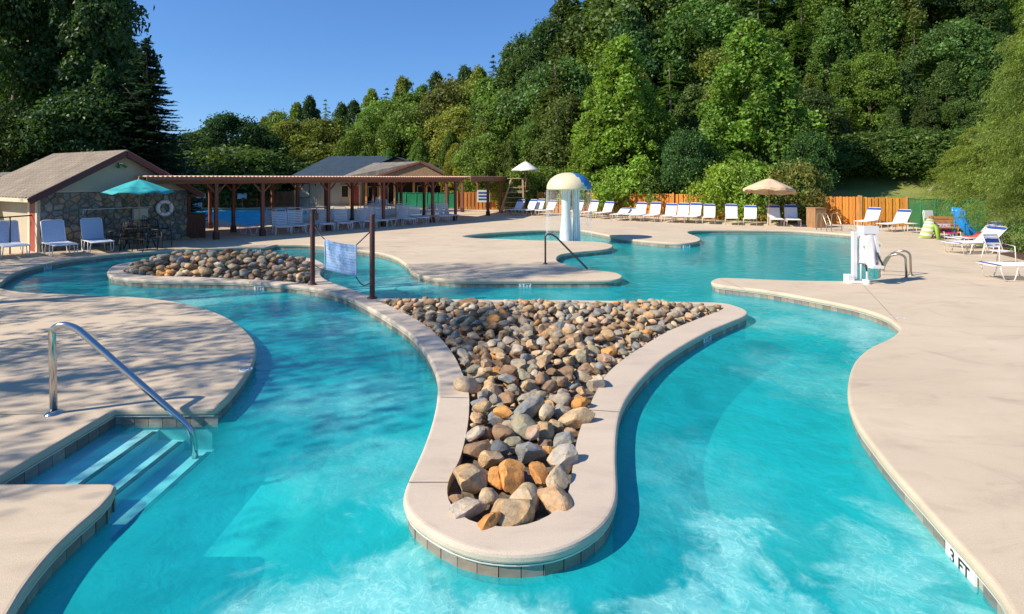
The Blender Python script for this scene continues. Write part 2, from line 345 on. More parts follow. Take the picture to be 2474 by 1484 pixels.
# ------------------------------------------------------------------ mesh builder
class MB:
    def __init__(s): s.v = []; s.f = []; s.sm = []
    def add(s, vs, fs, smooth=False):
        o = len(s.v); s.v.extend([tuple(x) for x in vs])
        s.f.extend([tuple(i + o for i in f) for f in fs]); s.sm.extend([smooth] * len(fs))
    def box(s, c, d, rz=0.0, mat=None):
        cx, cy, cz = c; dx, dy, dz = d[0]/2, d[1]/2, d[2]/2
        vs = [Vector((x, y, z)) for z in (-dz, dz) for x, y in ((-dx, -dy), (dx, -dy), (dx, dy), (-dx, dy))]
        m = Matrix.Rotation(rz, 3, 'Z') if mat is None else mat
        vs = [m @ v + Vector(c) for v in vs]
        s.add(vs, [(3, 2, 1, 0), (4, 5, 6, 7), (0, 1, 5, 4), (1, 2, 6, 5), (2, 3, 7, 6), (3, 0, 4, 7)])
    def beam(s, a, b, wd, h, up=(0, 0, 1)):
        a = Vector(a); b = Vector(b); d = (b - a).normalized(); sd_ = d.cross(Vector(up))
        if sd_.length < 1e-4: sd_ = d.cross(Vector((0, 1, 0)))
        sd_.normalize(); u_ = sd_.cross(d)
        vs = []
        for e in (a, b):
            for x, y in ((-1, -1), (1, -1), (1, 1), (-1, 1)): vs.append(e + sd_*x*wd/2 + u_*y*h/2)
        s.add(vs, [(3, 2, 1, 0), (4, 5, 6, 7), (0, 1, 5, 4), (1, 2, 6, 5), (2, 3, 7, 6), (3, 0, 4, 7)])
    def tube(s, pts, r, seg=8, closed=False, caps=True):
        pts = [Vector(p) for p in pts]; n = len(pts)
        rs = r if isinstance(r, (list, tuple)) else [r] * n
        vs = []; prev = None
        for i, p in enumerate(pts):
            if closed: d = pts[(i+1) % n] - pts[i-1]
            else: d = pts[min(i+1, n-1)] - pts[max(i-1, 0)]
            d.normalize()
            if prev is None:
                a = Vector((0, 0, 1)) if abs(d.z) < 0.9 else Vector((1, 0, 0)); x = d.cross(a).normalized()
            else:
                x = (prev - d * prev.dot(d)).normalized()
            prev = x; y = d.cross(x)
            for k in range(seg):
                a = 2*math.pi*k/seg; vs.append(p + x*math.cos(a)*rs[i] + y*math.sin(a)*rs[i])
        fs = []
        for i in range(n if closed else n-1):
            j = (i+1) % n
            for k in range(seg): fs.append((i*seg+k, i*seg+(k+1) % seg, j*seg+(k+1) % seg, j*seg+k))
        s.add(vs, fs, True)
        if caps and not closed:
            o = len(s.v) - len(vs); s.f.append(tuple(o+k for k in reversed(range(seg)))); s.sm.append(False)
            s.f.append(tuple(o+(n-1)*seg+k for k in range(seg))); s.sm.append(False)
    def lathe(s, prof, c=(0, 0, 0), seg=24, smooth=True, sx=1, sy=1):
        vs = []; n = len(prof)
        for r_, z in prof:
            for k in range(seg):
                a = 2*math.pi*k/seg; vs.append((c[0]+r_*sx*math.cos(a), c[1]+r_*sy*math.sin(a), c[2]+z))
        fs = [(i*seg+k, i*seg+(k+1) % seg, (i+1)*seg+(k+1) % seg, (i+1)*seg+k) for i in range(n-1) for k in range(seg)]
        s.add(vs, fs, smooth)
    def build(s, name, mat, parent=None):
        me = bpy.data.meshes.new(name); me.from_pydata(s.v, [], s.f)
        me.polygons.foreach_set('use_smooth', s.sm); me.update()
        if mat: me.materials.append(mat)
        o = bpy.data.objects.new(name, me); COL.objects.link(o)
        if parent: o.parent = parent
        return o

def tag(o, label=None, cat=None, group=None, kind=None):
    if label: o['label'] = label
    if cat: o['category'] = cat
    if group: o['group'] = group
    if kind: o['kind'] = kind
    return o
def empty(name, loc=(0, 0, 0), rz=0.0):
    o = bpy.data.objects.new(name, None); COL.objects.link(o); o.location = loc; o.rotation_euler = (0, 0, rz)
    o.empty_display_size = 0.2; return o
KIDS = {}
def copy_tree(o, parent=None):
    c = o.copy(); COL.objects.link(c); c.parent = parent
    for ch in list(o.children): copy_tree(ch, c)
    return c

def smooth_path(pts, step=0.12, closed=True):
    """pts: list of (x,y,corner). centripetal-ish Catmull-Rom, straight into corners"""
    out = []; n = len(pts)
    for i in range(n if closed else n-1):
        p0, p1, p2, p3 = (pts[(i-1) % n], pts[i], pts[(i+1) % n], pts[(i+2) % n])
        a = np.array(p1[:2]); b = np.array(p2[:2]); L = np.linalg.norm(b-a)
        k = max(1, int(L/step))
        d0 = np.linalg.norm(a-np.array(p0[:2])) + 1e-6; d2 = np.linalg.norm(np.array(p3[:2])-b) + 1e-6
        m1 = (b-np.array(p0[:2]))/(d0+L)*L; m2 = (np.array(p3[:2])-a)/(d2+L)*L
        if p1[2]: m1 = (b-a)
        if p2[2]: m2 = (b-a)
        for j in range(k):
            t = j/k; t2 = t*t; t3 = t2*t
            q = (2*t3-3*t2+1)*a + (t3-2*t2+t)*m1 + (-2*t3+3*t2)*b + (t3-t2)*m2
            out.append((float(q[0]), float(q[1])))
    return out
def area(l): return 0.5*sum(l[i-1][0]*l[i][1]-l[i][0]*l[i-1][1] for i in range(len(l)))
def ccw(l): return l if area(l) > 0 else l[::-1]
def offset(l, d):
    """offset a CCW loop to its left (inward) by d"""
    n = len(l); out = []
    for i in range(n):
        a = Vector(l[i-1]); b = Vector(l[i]); c = Vector(l[(i+1) % n])
        e1 = (b-a); e2 = (c-b)
        if e1.length < 1e-6: e1 = e2.copy()
        if e2.length < 1e-6: e2 = e1.copy()
        e1.normalize(); e2.normalize()
        n1 = Vector((-e1.y, e1.x)); n2 = Vector((-e2.y, e2.x)); m = n1+n2
        if m.length < 1e-3: m = n1
        m.normalize(); k = max(0.45, m.dot(n1)); out.append(tuple(b + m*(d/k)))
    return out
def inside(p, l):
    x, y = p; c = False; n = len(l); j = n-1
    for i in range(n):
        if (l[i][1] > y) != (l[j][1] > y) and x < (l[j][0]-l[i][0])*(y-l[i][1])/(l[j][1]-l[i][1])+l[i][0]: c = not c
        j = i
    return c
def dist_edge(p, L):
    a = L; b = np.roll(L, -1, 0); d = b-a; t = np.clip(((p-a)*d).sum(1)/np.maximum((d*d).sum(1), 1e-9), 0, 1)
    return float(np.sqrt((((a+d*t[:, None])-p)**2).sum(1)).min())
def fill(mb, loops, z):
    polys = [[Vector((x, y, 0)) for x, y in l] for l in loops]
    tris = tessellate_polygon(polys); flat = [v for l in polys for v in l]
    vs = [(v.x, v.y, z) for v in flat]; fs = []
    for tr in tris:
        a, b, c = (flat[i] for i in tr)
        fs.append(tuple(tr) if (b-a).cross(c-a).z > 0 else tuple(reversed(tr)))
    mb.add(vs, fs)
def strip(mb, l1, z1, l2, z2, smooth=True):
    n = len(l1); vs = [(x, y, z1) for x, y in l1]+[(x, y, z2) for x, y in l2]
    mb.add(vs, [(i, (i+1) % n, n+(i+1) % n, n+i) for i in range(n)], smooth)
# ------------------------------------------------------------------ pool outlines (traced on the deck plane)
WZ = -0.18       # water level
FLOORZ = -0.88
def tr(seq):
    out = []
    for q in seq:
        c = len(q) > 2 and q[2] == 'c'
        if len(q) > 2 and q[2] in ('w', 'wc'): out.append((q[0], q[1], q[2] == 'wc'))
        else:
            x, y = P(q[0], q[1]); out.append((x, y, c))
    return out
OUTER = [(-14,690),(0,685),(21,668),(70,647),(175,626),(315,611),(455,602),(590,597),(645,596,'c'),(667,591,'c'),(752,591),(830,597),(866,604),
 (915,610),(953,621),(978,636),(988,647,'c'),(994,656),(1015,664.5),(1053,672),(1115,676),(1174,676.5),(1349,676.5),(1450,676),(1487,674.5),(1502,669.5),
 (1501,664.5),(1484,658),(1424,651),(1387,644),(1364,638),(1347,631),(1345,623),(1352,616),(1367,612),(1412,607),(1462,602),(1478,597),(1477,591),
 (1449,585),(1387,582.5),(1299,581),(1224,578),(1150,575.5),(1118,571),(1135,567.5),(1190,562),(1290,556.5),(1344,555.5),(1404,556.5),(1434,561),(1460,566),
 (1485,571),(1509,576),(1549,581),(1599,585),(1640,587),(1670,586),(1691,580),(1685,572),(1662,563),(1668,558),(1700,556),(1762,555.5),(1907,557),(1982,561),
 (2065,568),(2105,578),(2128,590),(2114,604),(2110,625),(2123,648),(2128,665),(2117,674),(2090,677),(2047,679),(1900,677),(1800,673),(1740,671.5),(1722,676),
 (1718,682),(1735,688),(1782,694),(1852,702),(1957,720),(2062,741),(2132,763),(2167,786),(2172,796),(2153,814),(2097,842),(2062,877),(2048,926),(2050,975),
 (2068,1020),(2097,1062),(2150,1130),(2220,1208),(2290,1287),(2360,1364),(2412,1427),(2443,1479),(2.40,2.45,'w'),(2.6,1.0,'w'),(2.6,-1.5,'wc'),(-3.4,-1.5,'wc'),
 (-3.4,0.6,'w'),(-3.2,2.2,'w'),(21,1484),(53,1429),(96,1369),(142,1316),(195,1266),(248,1220),(274,1190),(281.5,1172,'c'),(272,1166.5,'c'),(-4.29,4.58,'wc'),(-4.29,6.05,'wc'),
 (517,986,'c'),(546,962),(574,931),(602,892),(616,864),(619,836),(609,815),(577,784),(525,756),(455,735),(385,723),(297,716),(175,711),(60,706),(0,696)]
ISLE = [(259,656),(280,640),(332,631),(430,623),(560,617),(665,618),(745,623),(779,635),(784,645),(776,655),(774,662),(784,673),(807,684),(845,697),(878,708),(905,718.5),
 (1000,721.5),(1128,723),(1428,725.6),(1653,729),(1747,732),(1789,743),(1805,753),(1800,762),(1765,777),(1709,801),(1615,856),(1559,905),(1518,957),(1499,1000),(1491,1048),
 (1489,1110),(1492,1185),(1484,1224),(1459,1263),(1406,1302),(1335,1329),(1246,1338),(1158,1330),(1087,1307),(1023,1270),(988,1238),(974,1203),(981,1171),(1002,1125),(1024,1075),
 (1046,1010),(1056,958),(1055,912),(1034,860),(989,805),(922,760),(866,730),(822,711),(752,695),(665,686),(560,679.5),(420,677.5),(315,674),(269,667)]
BED1 = [(297,655),(330,645),(400,636),(560,629),(665,630),(735,635),(756,648),(752,668),(742,686,'c'),(690,680),(630,676.5),(490,670),(350,665)]
BED2 = [(907,726,'c'),(940,739),(999,768),(1052,806),(1090,850),(1113,893),(1131,945),(1132,1001),(1124,1055),(1109,1111),(1087,1152),(1080,1178),(1083,1206),(1100,1233),(1133,1256),
 (1186,1270),(1246,1271),(1299,1258),(1345,1231),(1370,1197),(1382,1135),(1391,1075),(1400,1040),(1420,991),(1438,950),(1471,898),(1533,849),(1615,800),(1690,769),(1740,750),(1744,742),(1690,736),
 (1547,733),(1240,731),(1060,729)]
FARP = [(360,507),(460,503.5),(600,503),(700,504),(735,508),(738,518),(700,533),(640,542),(600,544),(540,534),(470,525),(400,519)]
outer = ccw(smooth_path(tr(OUTER), 0.10)); isle = ccw(smooth_path(tr(ISLE), 0.08))
bed1 = ccw(smooth_path(tr(BED1), 0.12)); bed2 = ccw(smooth_path(tr(BED2), 0.08)); farp = ccw(smooth_path(tr(FARP), 0.4))
DECK = ccw([(3.9,-3.5),(14,-3.5),(19,4),(17.2,11.5),(15.6,16.5),(17.8,22),(21.5,28.2),(18.5,31.5),(10,38),(2.5,44.5),(-2,52),(-24,54),(-44,50),(-40,34),(-27,22),(-17,15),(-11,8.5),(-8.0,4),(-7.5,-3.5)])

def nose(mb, loop, sgn):
    """rounded coping nose; sgn=+1: water lies to the left of the CCW loop, -1: to the right"""
    prof = [(-0.035, 0.0), (-0.018, -0.003), (-0.006, -0.013), (0.0, -0.03), (0.0, -0.058), (-0.006, -0.074), (-0.018, -0.082), (-0.05, -0.082)]
    rings = [(offset(loop, sgn*d), z) for d, z in prof]
    for (l1, z1), (l2, z2) in zip(rings, rings[1:]):
        if sgn > 0: strip(mb, l2, z2, l1, z1)
        else: strip(mb, l1, z1, l2, z2)
    return rings[0][0]
# deck slab (with pool holes)
mb = MB(); o_in = nose(mb, outer, 1); f_in = nose(mb, farp, 1)
fill(mb, [DECK, o_in, f_in], 0.0)
strip(mb, DECK, -0.12, DECK, 0.0, False)
deck = tag(mb.build('pool_deck', M['deck']), kind='structure')
# island coping with the two rock beds cut out
mb = MB(); i_in = nose(mb, isle, -1)
fill(mb, [i_in, bed1, bed2], 0.0)
for b_ in (bed1, bed2): strip(mb, b_, 0.0, b_, -0.25, True)
isl = tag(mb.build('island_coping', M['coping']), kind='structure')
mb = MB()
for b_ in (bed1, bed2):
    fill(mb, [offset(b_, -0.01)], -0.09)
tag(mb.build('rock_bed_soil', M['soil']), kind='structure')

# basin: plaster walls, grout band, floor
WALLIN = 0.040
mb = MB()
wo = offset(outer, -WALLIN); wi = offset(isle, WALLIN); wf = offset(farp, -WALLIN)
for l, s_ in ((wo, 1), (wi, -1), (wf, 1)):
    if s_ > 0: strip(mb, l, FLOORZ-0.05, l, -0.21, False)
    else: strip(mb, l, -0.21, l, FLOORZ-0.05, False)
fill(mb, [[(-29,-2.4),(22,-2.4),(22,46),(-29,46)]], FLOORZ)
basin = tag(mb.build('pool_basin', M['plaster']), kind='structure')
mb = MB()
for l, s_ in ((wo, 1), (wi, -1), (wf, 1)):
    if s_ > 0: strip(mb, l, -0.21, l, -0.08, False)
    else: strip(mb, l, -0.08, l, -0.21, False)
gr = mb.build('grout_band', M['grout'], basin)
mb = MB()
for l, s_ in ((outer, 1), (isle, -1)):
    a = offset(l, s_*-0.012); b = offset(l, s_*-0.05)
    if s_ > 0: strip(mb, a, -0.094, a, -0.083, False); strip(mb, b, -0.094, a, -0.094, False)
    else: strip(mb, a, -0.083, a, -0.094, False); strip(mb, a, -0.094, b, -0.094, False)
mb.build('mortar_bead', M['bead'], basin)

# individual waterline tiles
TILES = []
def tile_run(loop, s_):
    l = offset(loop, -s_*0.034); n = len(l); acc = 0.0; TW = 0.15; nxt = 0.0
    for i in range(n):
        a = Vector(l[i]); b = Vector(l[(i+1) % n]); L = (b-a).length
        if L < 1e-6: continue
        d = (b-a)/L
        while nxt < acc+L:
            p = a + d*(nxt-acc); nrm = Vector((-d.y, d.x))*s_
            vis = nrm.dot(-p)   # faces the camera when positive
            TILES.append((p.x, p.y, math.atan2(d.y, d.x), nrm.x, nrm.y, vis, p.length)); nxt += TW
        acc += L
tile_run(outer, 1); tile_run(isle, -1)
TILES = [t_ for t_ in TILES if abs(t_[0]) < 26 and t_[1] > 2.5]
def imgsize(t_): return (abs(t_[5])/t_[6])*1000/t_[6]**1.4 if t_[5] > 0 and abs(t_[0]) < t_[1]*0.93 else 0
TILES.sort(key=lambda t_: -imgsize(t_))
MARK = Vector(P(2318, 1366, -0.155))       # depth marker tile position
tb = MB(); tb.box((0, 0, 0), (0.144, 0.014, 0.125)); tile_mesh = None
tcols = [(0.30, 0.22, 0.16), (0.36, 0.28, 0.21), (0.25, 0.20, 0.155), (0.33, 0.27, 0.22), (0.40, 0.33, 0.26), (0.28, 0.23, 0.20)]
k = 0; rest = MB()
for t_ in TILES:
    x, y, a, nx, ny, vis, dd = t_
    if math.hypot(x-MARK.x, y-MARK.y) < 0.235 and vis > 0: continue
    if imgsize(t_) > 0 and k < 300:
        if tile_mesh is None:
            o = tb.build('tile', M['tile'], basin); tile_mesh = o.data
        else:
            o = bpy.data.objects.new('tile', tile_mesh); COL.objects.link(o); o.parent = basin
        o.location = (x, y, -0.157); o.rotation_euler = (0, 0, a); c = random.choice(tcols); f = random.uniform(0.8, 1.15)
        o.color = (c[0]*f, c[1]*f, c[2]*f, 1); k += 1
    else:
        rest.box((x, y, -0.157), (0.144, 0.014, 0.125), a)
M['tile_far'] = simple('far_pool_tile', (0.30, 0.24, 0.18), 0.4, 0, 0.3, 7)
o = rest.build('tile_row', M['tile_far'], basin); o['kind'] = 'stuff'
# steps into the pool (left recess)
for xe, zt, x0 in ((-3.85, -0.25, -4.36), (-3.57, -0.36, -4.36), (-3.26, -0.47, -4.36)):
    y0, y1 = (4.50, 6.12)
    mb = MB(); hz = (zt + FLOORZ)/2
    mb.box(((x0+xe)/2, (y0+y1)/2, hz), (xe-x0, y1-y0, zt-FLOORZ))
    st = mb.build('step', M['step'], basin)
    mb = MB(); mb.box((xe-0.018, (y0+y1)/2, zt+0.002), (0.045, y1-y0-0.15, 0.012))
    mb.build('step_nosing', M['nosing'], st)
# shallow splash pad floor and beach shelves
pad = ccw([P(u, v) for u, v in [(1095,571),(1130,564),(1190,558),(1290,552),(1345,551),(1410,552),(1450,562),(1490,571),(1500,580),(1482,590),(1460,592),(1387,588),(1299,586),(1224,583),(1140,580)]])
mb = MB(); fill(mb, [pad], -0.24); strip(mb, pad, FLOORZ, pad, -0.24, False)
mb.build('splash_pad_floor', M['plaster'], basin)
for poly, z in (([(1350,640),(1345,610),(1420,602),(1490,600),(1510,625),(1510,680),(1440,660)], -0.5),
                ([(1960,556),(2075,560),(2150,590),(2110,610),(2060,600),(2000,580)], -0.42),
                ([(2030,760),(2140,755),(2190,795),(2170,822),(2090,850),(2035,830)], -0.45)):
    pl = ccw([P(u, v) for u, v in poly]); mb = MB(); fill(mb, [pl], z); strip(mb, pl, FLOORZ, pl, z, False)
    mb.build('pool_shelf', M['plaster'], basin)

# water bodies (closed volumes)
SUNLIT_FOAM += [(*P(690,1440),0.7,0.42,1.0),(*P(900,1370),0.55,0.45,1.0),(*P(1080,1420),0.8,0.35,1.0),(*P(1300,1470),0.4,0.2,.8),(*P(1760,1230),0.30,0.35,.95),(*P(1780,1330),0.38,0.5,.9),
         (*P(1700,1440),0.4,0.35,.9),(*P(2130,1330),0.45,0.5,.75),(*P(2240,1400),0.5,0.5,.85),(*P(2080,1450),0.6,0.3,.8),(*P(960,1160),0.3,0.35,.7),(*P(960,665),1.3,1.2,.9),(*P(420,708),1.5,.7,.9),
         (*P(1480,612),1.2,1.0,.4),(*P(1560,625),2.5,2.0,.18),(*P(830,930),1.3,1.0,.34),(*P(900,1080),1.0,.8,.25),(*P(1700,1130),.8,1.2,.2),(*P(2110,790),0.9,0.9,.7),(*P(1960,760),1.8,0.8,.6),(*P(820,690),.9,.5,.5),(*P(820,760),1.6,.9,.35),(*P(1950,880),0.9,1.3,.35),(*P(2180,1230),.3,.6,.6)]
CLEAR += [(-3.7, 5.3, 0.9, 1.25), (*P(1300, 570), 4.0, 2.6)]
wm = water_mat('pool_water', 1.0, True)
wmf = water_mat('left_pool_water', 4.0, False, (0.08, 0.62, 0.85), 1.45, 0.30)
def water(name, lo, li=None, wm_=None):
    mb = MB(); loops = [offset(lo, -0.055)] + ([offset(li, 0.055)] if li else [])
    zb = FLOORZ-0.12
    fill(mb, loops, WZ)
    m2 = MB(); fill(m2, loops, zb); n0 = len(mb.v); mb.v += m2.v; mb.f += [tuple(reversed([i+n0 for i in f])) for f in m2.f]; mb.sm += m2.sm
    strip(mb, loops[0], zb, loops[0], WZ, False)
    if li: strip(mb, loops[1], WZ, loops[1], zb, False)
    me_o = mb.build(name, wm_ or wm)
    bm = bmesh.new(); bm.from_mesh(me_o.data); bmesh.ops.remove_doubles(bm, verts=bm.verts, dist=1e-5)
    bmesh.ops.recalc_face_normals(bm, faces=bm.faces); bm.to_mesh(me_o.data); bm.free()
    return tag(me_o, kind='structure')
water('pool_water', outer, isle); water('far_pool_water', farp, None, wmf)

# ------------------------------------------------------------------ terrain
def smin(x, a, b): t = min(1, max(0, (x-a)/(b-a))); return t*t*(3-2*t)
BX = [-400,-60,-30,-22,-14,-4,3,10,21,30,60,400]; BY = [900,400,200,110,76,58,46,38.5,30,26,15,0]
def terr(x, y):
    base = float(np.interp(x, BX, BY)); d = y-base
    if d <= 0: return -0.03
    z = 0.13*min(d, 15) + 0.42*max(0, d-15)
    z = z if z < 26 else 26 + (z-26)*0.15
    return z*smin(d, -0.01, 2.5) - 0.03 + 0.25*noise.noise((x*.08, y*.08, 0))*smin(d, 0, 10)
xs = sorted(set([-700,-400,-250,-160,-110,-80,-65]+[-54+i*1.5 for i in range(73)]+[60,72,90,120,180,280,450,700]))
ys = sorted(set([-300,-120,-60,-30,-15]+[-9+i*1.5 for i in range(76)]+[110,122,140,170,220,300,450,700]))
mb = MB(); idx = {}
dk_in = offset(DECK, 0.9)
for j, y in enumerate(ys):
    for i, x in enumerate(xs):
        idx[i, j] = len(mb.v); mb.v.append((x, y, terr(x, y)))
for j in range(len(ys)-1):
    for i in range(len(xs)-1):
        cs = [(xs[i], ys[j]), (xs[i+1], ys[j]), (xs[i+1], ys[j+1]), (xs[i], ys[j+1])]
        if -50 < cs[0][0] < 30 and -6 < cs[0][1] < 60 and all(inside(c, DECK) for c in cs): continue
        mb.f.append((idx[i, j], idx[i+1, j], idx[i+1, j+1], idx[i, j+1])); mb.sm.append(True)
tag(mb.build('ground', M['grass']), kind='structure')

# expansion joints in deck and coping
mb = MB()
def joint(a, b, wd=0.008, z=0.004):
    ax, ay = P(*a); bx, by = P(*b); d = Vector((bx-ax, by-ay)); d.normalize(); nn = Vector((-d.y, d.x))*wd/2
    mb.add([(ax+nn.x, ay+nn.y, z), (ax-nn.x, ay-nn.y, z), (bx-nn.x, by-nn.y, z), (bx+nn.x, by+nn.y, z)], [(0, 1, 2, 3)])
for a, b in [((1424,991),(1497,996)),((1063,1000-40),(1130,962)),((985,1166),(1085,1166)),((2085,690),(2165,775)),((-30,1003),(120,1000)),((1800,700),(1740,675)),((1175,675),(1120,640)),((1010,730),(1000,764)),((600,694),(604,679)),((1650,728),(1640,735))]: joint(a, b)
tag(mb.build('deck_joint', M['joint']), kind='structure')
tag(deck, kind='structure')

# ------------------------------------------------------------------ writing
def text_mesh(s, size, name='lettering'):
    cu = bpy.data.curves.new(name, 'FONT'); cu.body = s; cu.size = size; cu.align_x = 'CENTER'; cu.align_y = 'CENTER'
    cu.fill_mode = 'FRONT'; cu.offset = size*0.02
    ob = bpy.data.objects.new(name, cu); COL.objects.link(ob)
    dg = bpy.context.evaluated_depsgraph_get(); me = bpy.data.meshes.new_from_object(ob.evaluated_get(dg))
    bpy.data.objects.remove(ob); bpy.data.curves.remove(cu); return me
m3 = text_mesh('3 FT', 0.125); m3.materials.append(M['ink'])
m3w = text_mesh('3 FT', 0.16); m3w.materials.append(M['paintwhite'])
def nearest(loop, p, s_):
    n = len(loop); best = None
    for i in range(n):
        a = Vector(loop[i]); b = Vector(loop[(i+1) % n]); d = b-a
        if d.length < 1e-6: continue
        t = max(0, min(1, (Vector(p)-a).dot(d)/d.length_squared)); q = a+d*t; e = (q-Vector(p)).length
        if best is None or e < best[0]: best = (e, q, d.normalized())
    e, q, d = best; return q, d, Vector((-d.y, d.x))*s_
def marker(u, v, loop, s_, w_=0.34, zz=0.0):
    q, d, nn = nearest(offset(loop, -s_*0.034), P(u, v, zz), s_)
    mb = MB(); a = math.atan2(d.y, d.x)
    mb.box((0, 0, 0), (w_, 0.016, 0.132))
    o = mb.build('depth_marker', M['white'], basin); o.location = (q.x+nn.x*0.012, q.y+nn.y*0.012, -0.152)
    a2 = math.atan2(nn.y, nn.x)+math.pi/2; o.rotation_euler = (0, 0, a2)
    o['label'] = 'white depth marker tile reading 3 FT'
    l = bpy.data.objects.new('lettering', m3); COL.objects.link(l); l.parent = o
    l.rotation_euler = (R(90), 0, 0); l.location = (0, -0.0095, -0.002)
marker(2318, 1366, outer, 1, 0.34, -0.155)
for u, v, l_, s_ in ((620, 684, isle, -1), (1268, 676, outer, 1), (1712, 800, isle, -1), (120, 636, outer, 1), (618, 597, outer, 1), (1655, 586, outer, 1)): marker(u, v, l_, s_, 0.3)
for u, v, rz in ((588, 872, 1.25), (1072, 664, 0.0), (1270, 665, 0.0), (2168, 768, -0.9)):
    x, y = P(u, v); o = bpy.data.objects.new('deck_lettering', m3w); COL.objects.link(o); o.parent = deck
    o.location = (x, y, 0.004); o.rotation_euler = (0, 0, rz)
# no-diving disc beside the left marking
x, y = P(594, 893); mb = MB(); mb.tube([(x+.075*math.cos(a), y+.075*math.sin(a), 0.002) for a in [i*math.pi/10 for i in range(20)]], 0.008, 5, True)
mb.beam((x-.05, y-.05, 0.003), (x+.05, y+.05, 0.003), 0.014, 0.006); mb.beam((x-.05, y+.02, 0.003), (x+.04, y-.01, 0.003), 0.02, 0.006)
mb.build('no_diving_symbol', M['paintwhite'], deck)
# ------------------------------------------------------------------ vegetation
def np_mesh(name, V, F, shade=None, mat=None, smooth=False, nper=4):
    me = bpy.data.meshes.new(name); n = len(V); m = len(F)
    me.vertices.add(n); me.vertices.foreach_set('co', V.astype(np.float32).ravel())
    me.loops.add(m*nper); me.loops.foreach_set('vertex_index', F.astype(np.int32).ravel())
    me.polygons.add(m); me.polygons.foreach_set('loop_start', np.arange(m, dtype=np.int32)*nper)
    me.polygons.foreach_set('loop_total', np.full(m, nper, dtype=np.int32))
    if smooth: me.polygons.foreach_set('use_smooth', np.ones(m, dtype=bool))
    me.update(calc_edges=True); me.validate()
    if shade is not None:
        a = me.color_attributes.new('shade', 'FLOAT_COLOR', 'POINT')
        a.data.foreach_set('color', np.concatenate([shade, np.ones((n, 1))], 1).astype(np.float32).ravel())
    if mat: me.materials.append(mat)
    return me
def rnd_unit(n, rs):
    v = rs.normal(size=(n, 3)); return v/np.linalg.norm(v, axis=1, keepdims=True)
def leaf_quads(pos, nrm, L, W, rs, axis=None, var=0.22, tint=0.0):
    """diamond leaves, pos (n,3), nrm (n,3)"""
    n = len(pos); nrm = nrm/np.linalg.norm(nrm, axis=1, keepdims=True)
    a = rnd_unit(n, rs) if axis is None else axis + 0.35*rnd_unit(n, rs)
    a = a - nrm*(a*nrm).sum(1, keepdims=True); a /= np.maximum(np.linalg.norm(a, axis=1, keepdims=True), 1e-6)
    b = np.cross(nrm, a); L = L*rs.uniform(0.7, 1.3, (n, 1)); W = W*rs.uniform(0.7, 1.3, (n, 1))
    q = np.stack([pos-a*L/2, pos+b*W/2-nrm*W*0.18, pos+a*L/2, pos-b*W/2-nrm*W*0.18], 1).reshape(-1, 3)
    F = np.arange(4*n).reshape(n, 4)
    s = rs.uniform(1-var, 1+var, (n, 1)); h = rs.normal(0, tint, (n, 1))
    c = np.concatenate([s*(1+h), s, s*(1-h)], 1); return q, F, np.repeat(c, 4, 0)
def broadleaf(seed, H, Rad, shape, nlobe, nleaf, ls, lobr=(0.13, 0.27), droop=0.0):
    rs = np.random.RandomState(seed); cen = []; rad = []
    for i in range(nlobe):
        t = rs.uniform(0, 1)**0.9
        if shape == 'round': pr = math.sin(math.pi*min(1, 0.16+0.84*t))**0.6
        elif shape == 'column': pr = (math.sin(math.pi*min(1, 0.22+0.78*t))**0.55)*(1-0.35*t)
        else: pr = (1-t)**0.75*1.0+0.06
        a = rs.uniform(0, 2*math.pi); rr = pr*Rad*math.sqrt(rs.uniform(0.25, 1))
        rr *= 1+0.18*math.sin(3*a+seed)
        cen.append((rr*math.cos(a), rr*math.sin(a), t*H)); rad.append(Rad*rs.uniform(*lobr)*(1-0.35*t if shape != 'round' else 1))
    cen = np.array(cen); rad = np.array(rad)
    pw = rad**2; k = rs.choice(nlobe, nleaf, p=pw/pw.sum())
    d = rnd_unit(nleaf, rs); d[:, 2] = np.where(d[:, 2] < -0.5, -d[:, 2], d[:, 2])
    shell = 1-0.5*rs.uniform(0, 1, nleaf)**2.2; stray = rs.uniform(0, 1, nleaf) < 0.22; shell[stray] *= rs.uniform(1.0, 1.55, stray.sum())
    pos = cen[k] + d*(rad[k]*shell)[:, None]*np.array([1.0, 1.0, 1.22 if shape != 'round' else 1.08])
    nrm = d*0.65 + rnd_unit(nleaf, rs)*0.95 + np.array([0, 0, 0.25])
    lobtone = rs.uniform(0.68, 1.3, nlobe)
    V, F, c = leaf_quads(pos, nrm, ls*1.25, ls*0.75, rs, None, 0.2, 0.07)
    c *= np.repeat(lobtone[k], 4)[:, None]
    return V, F, c
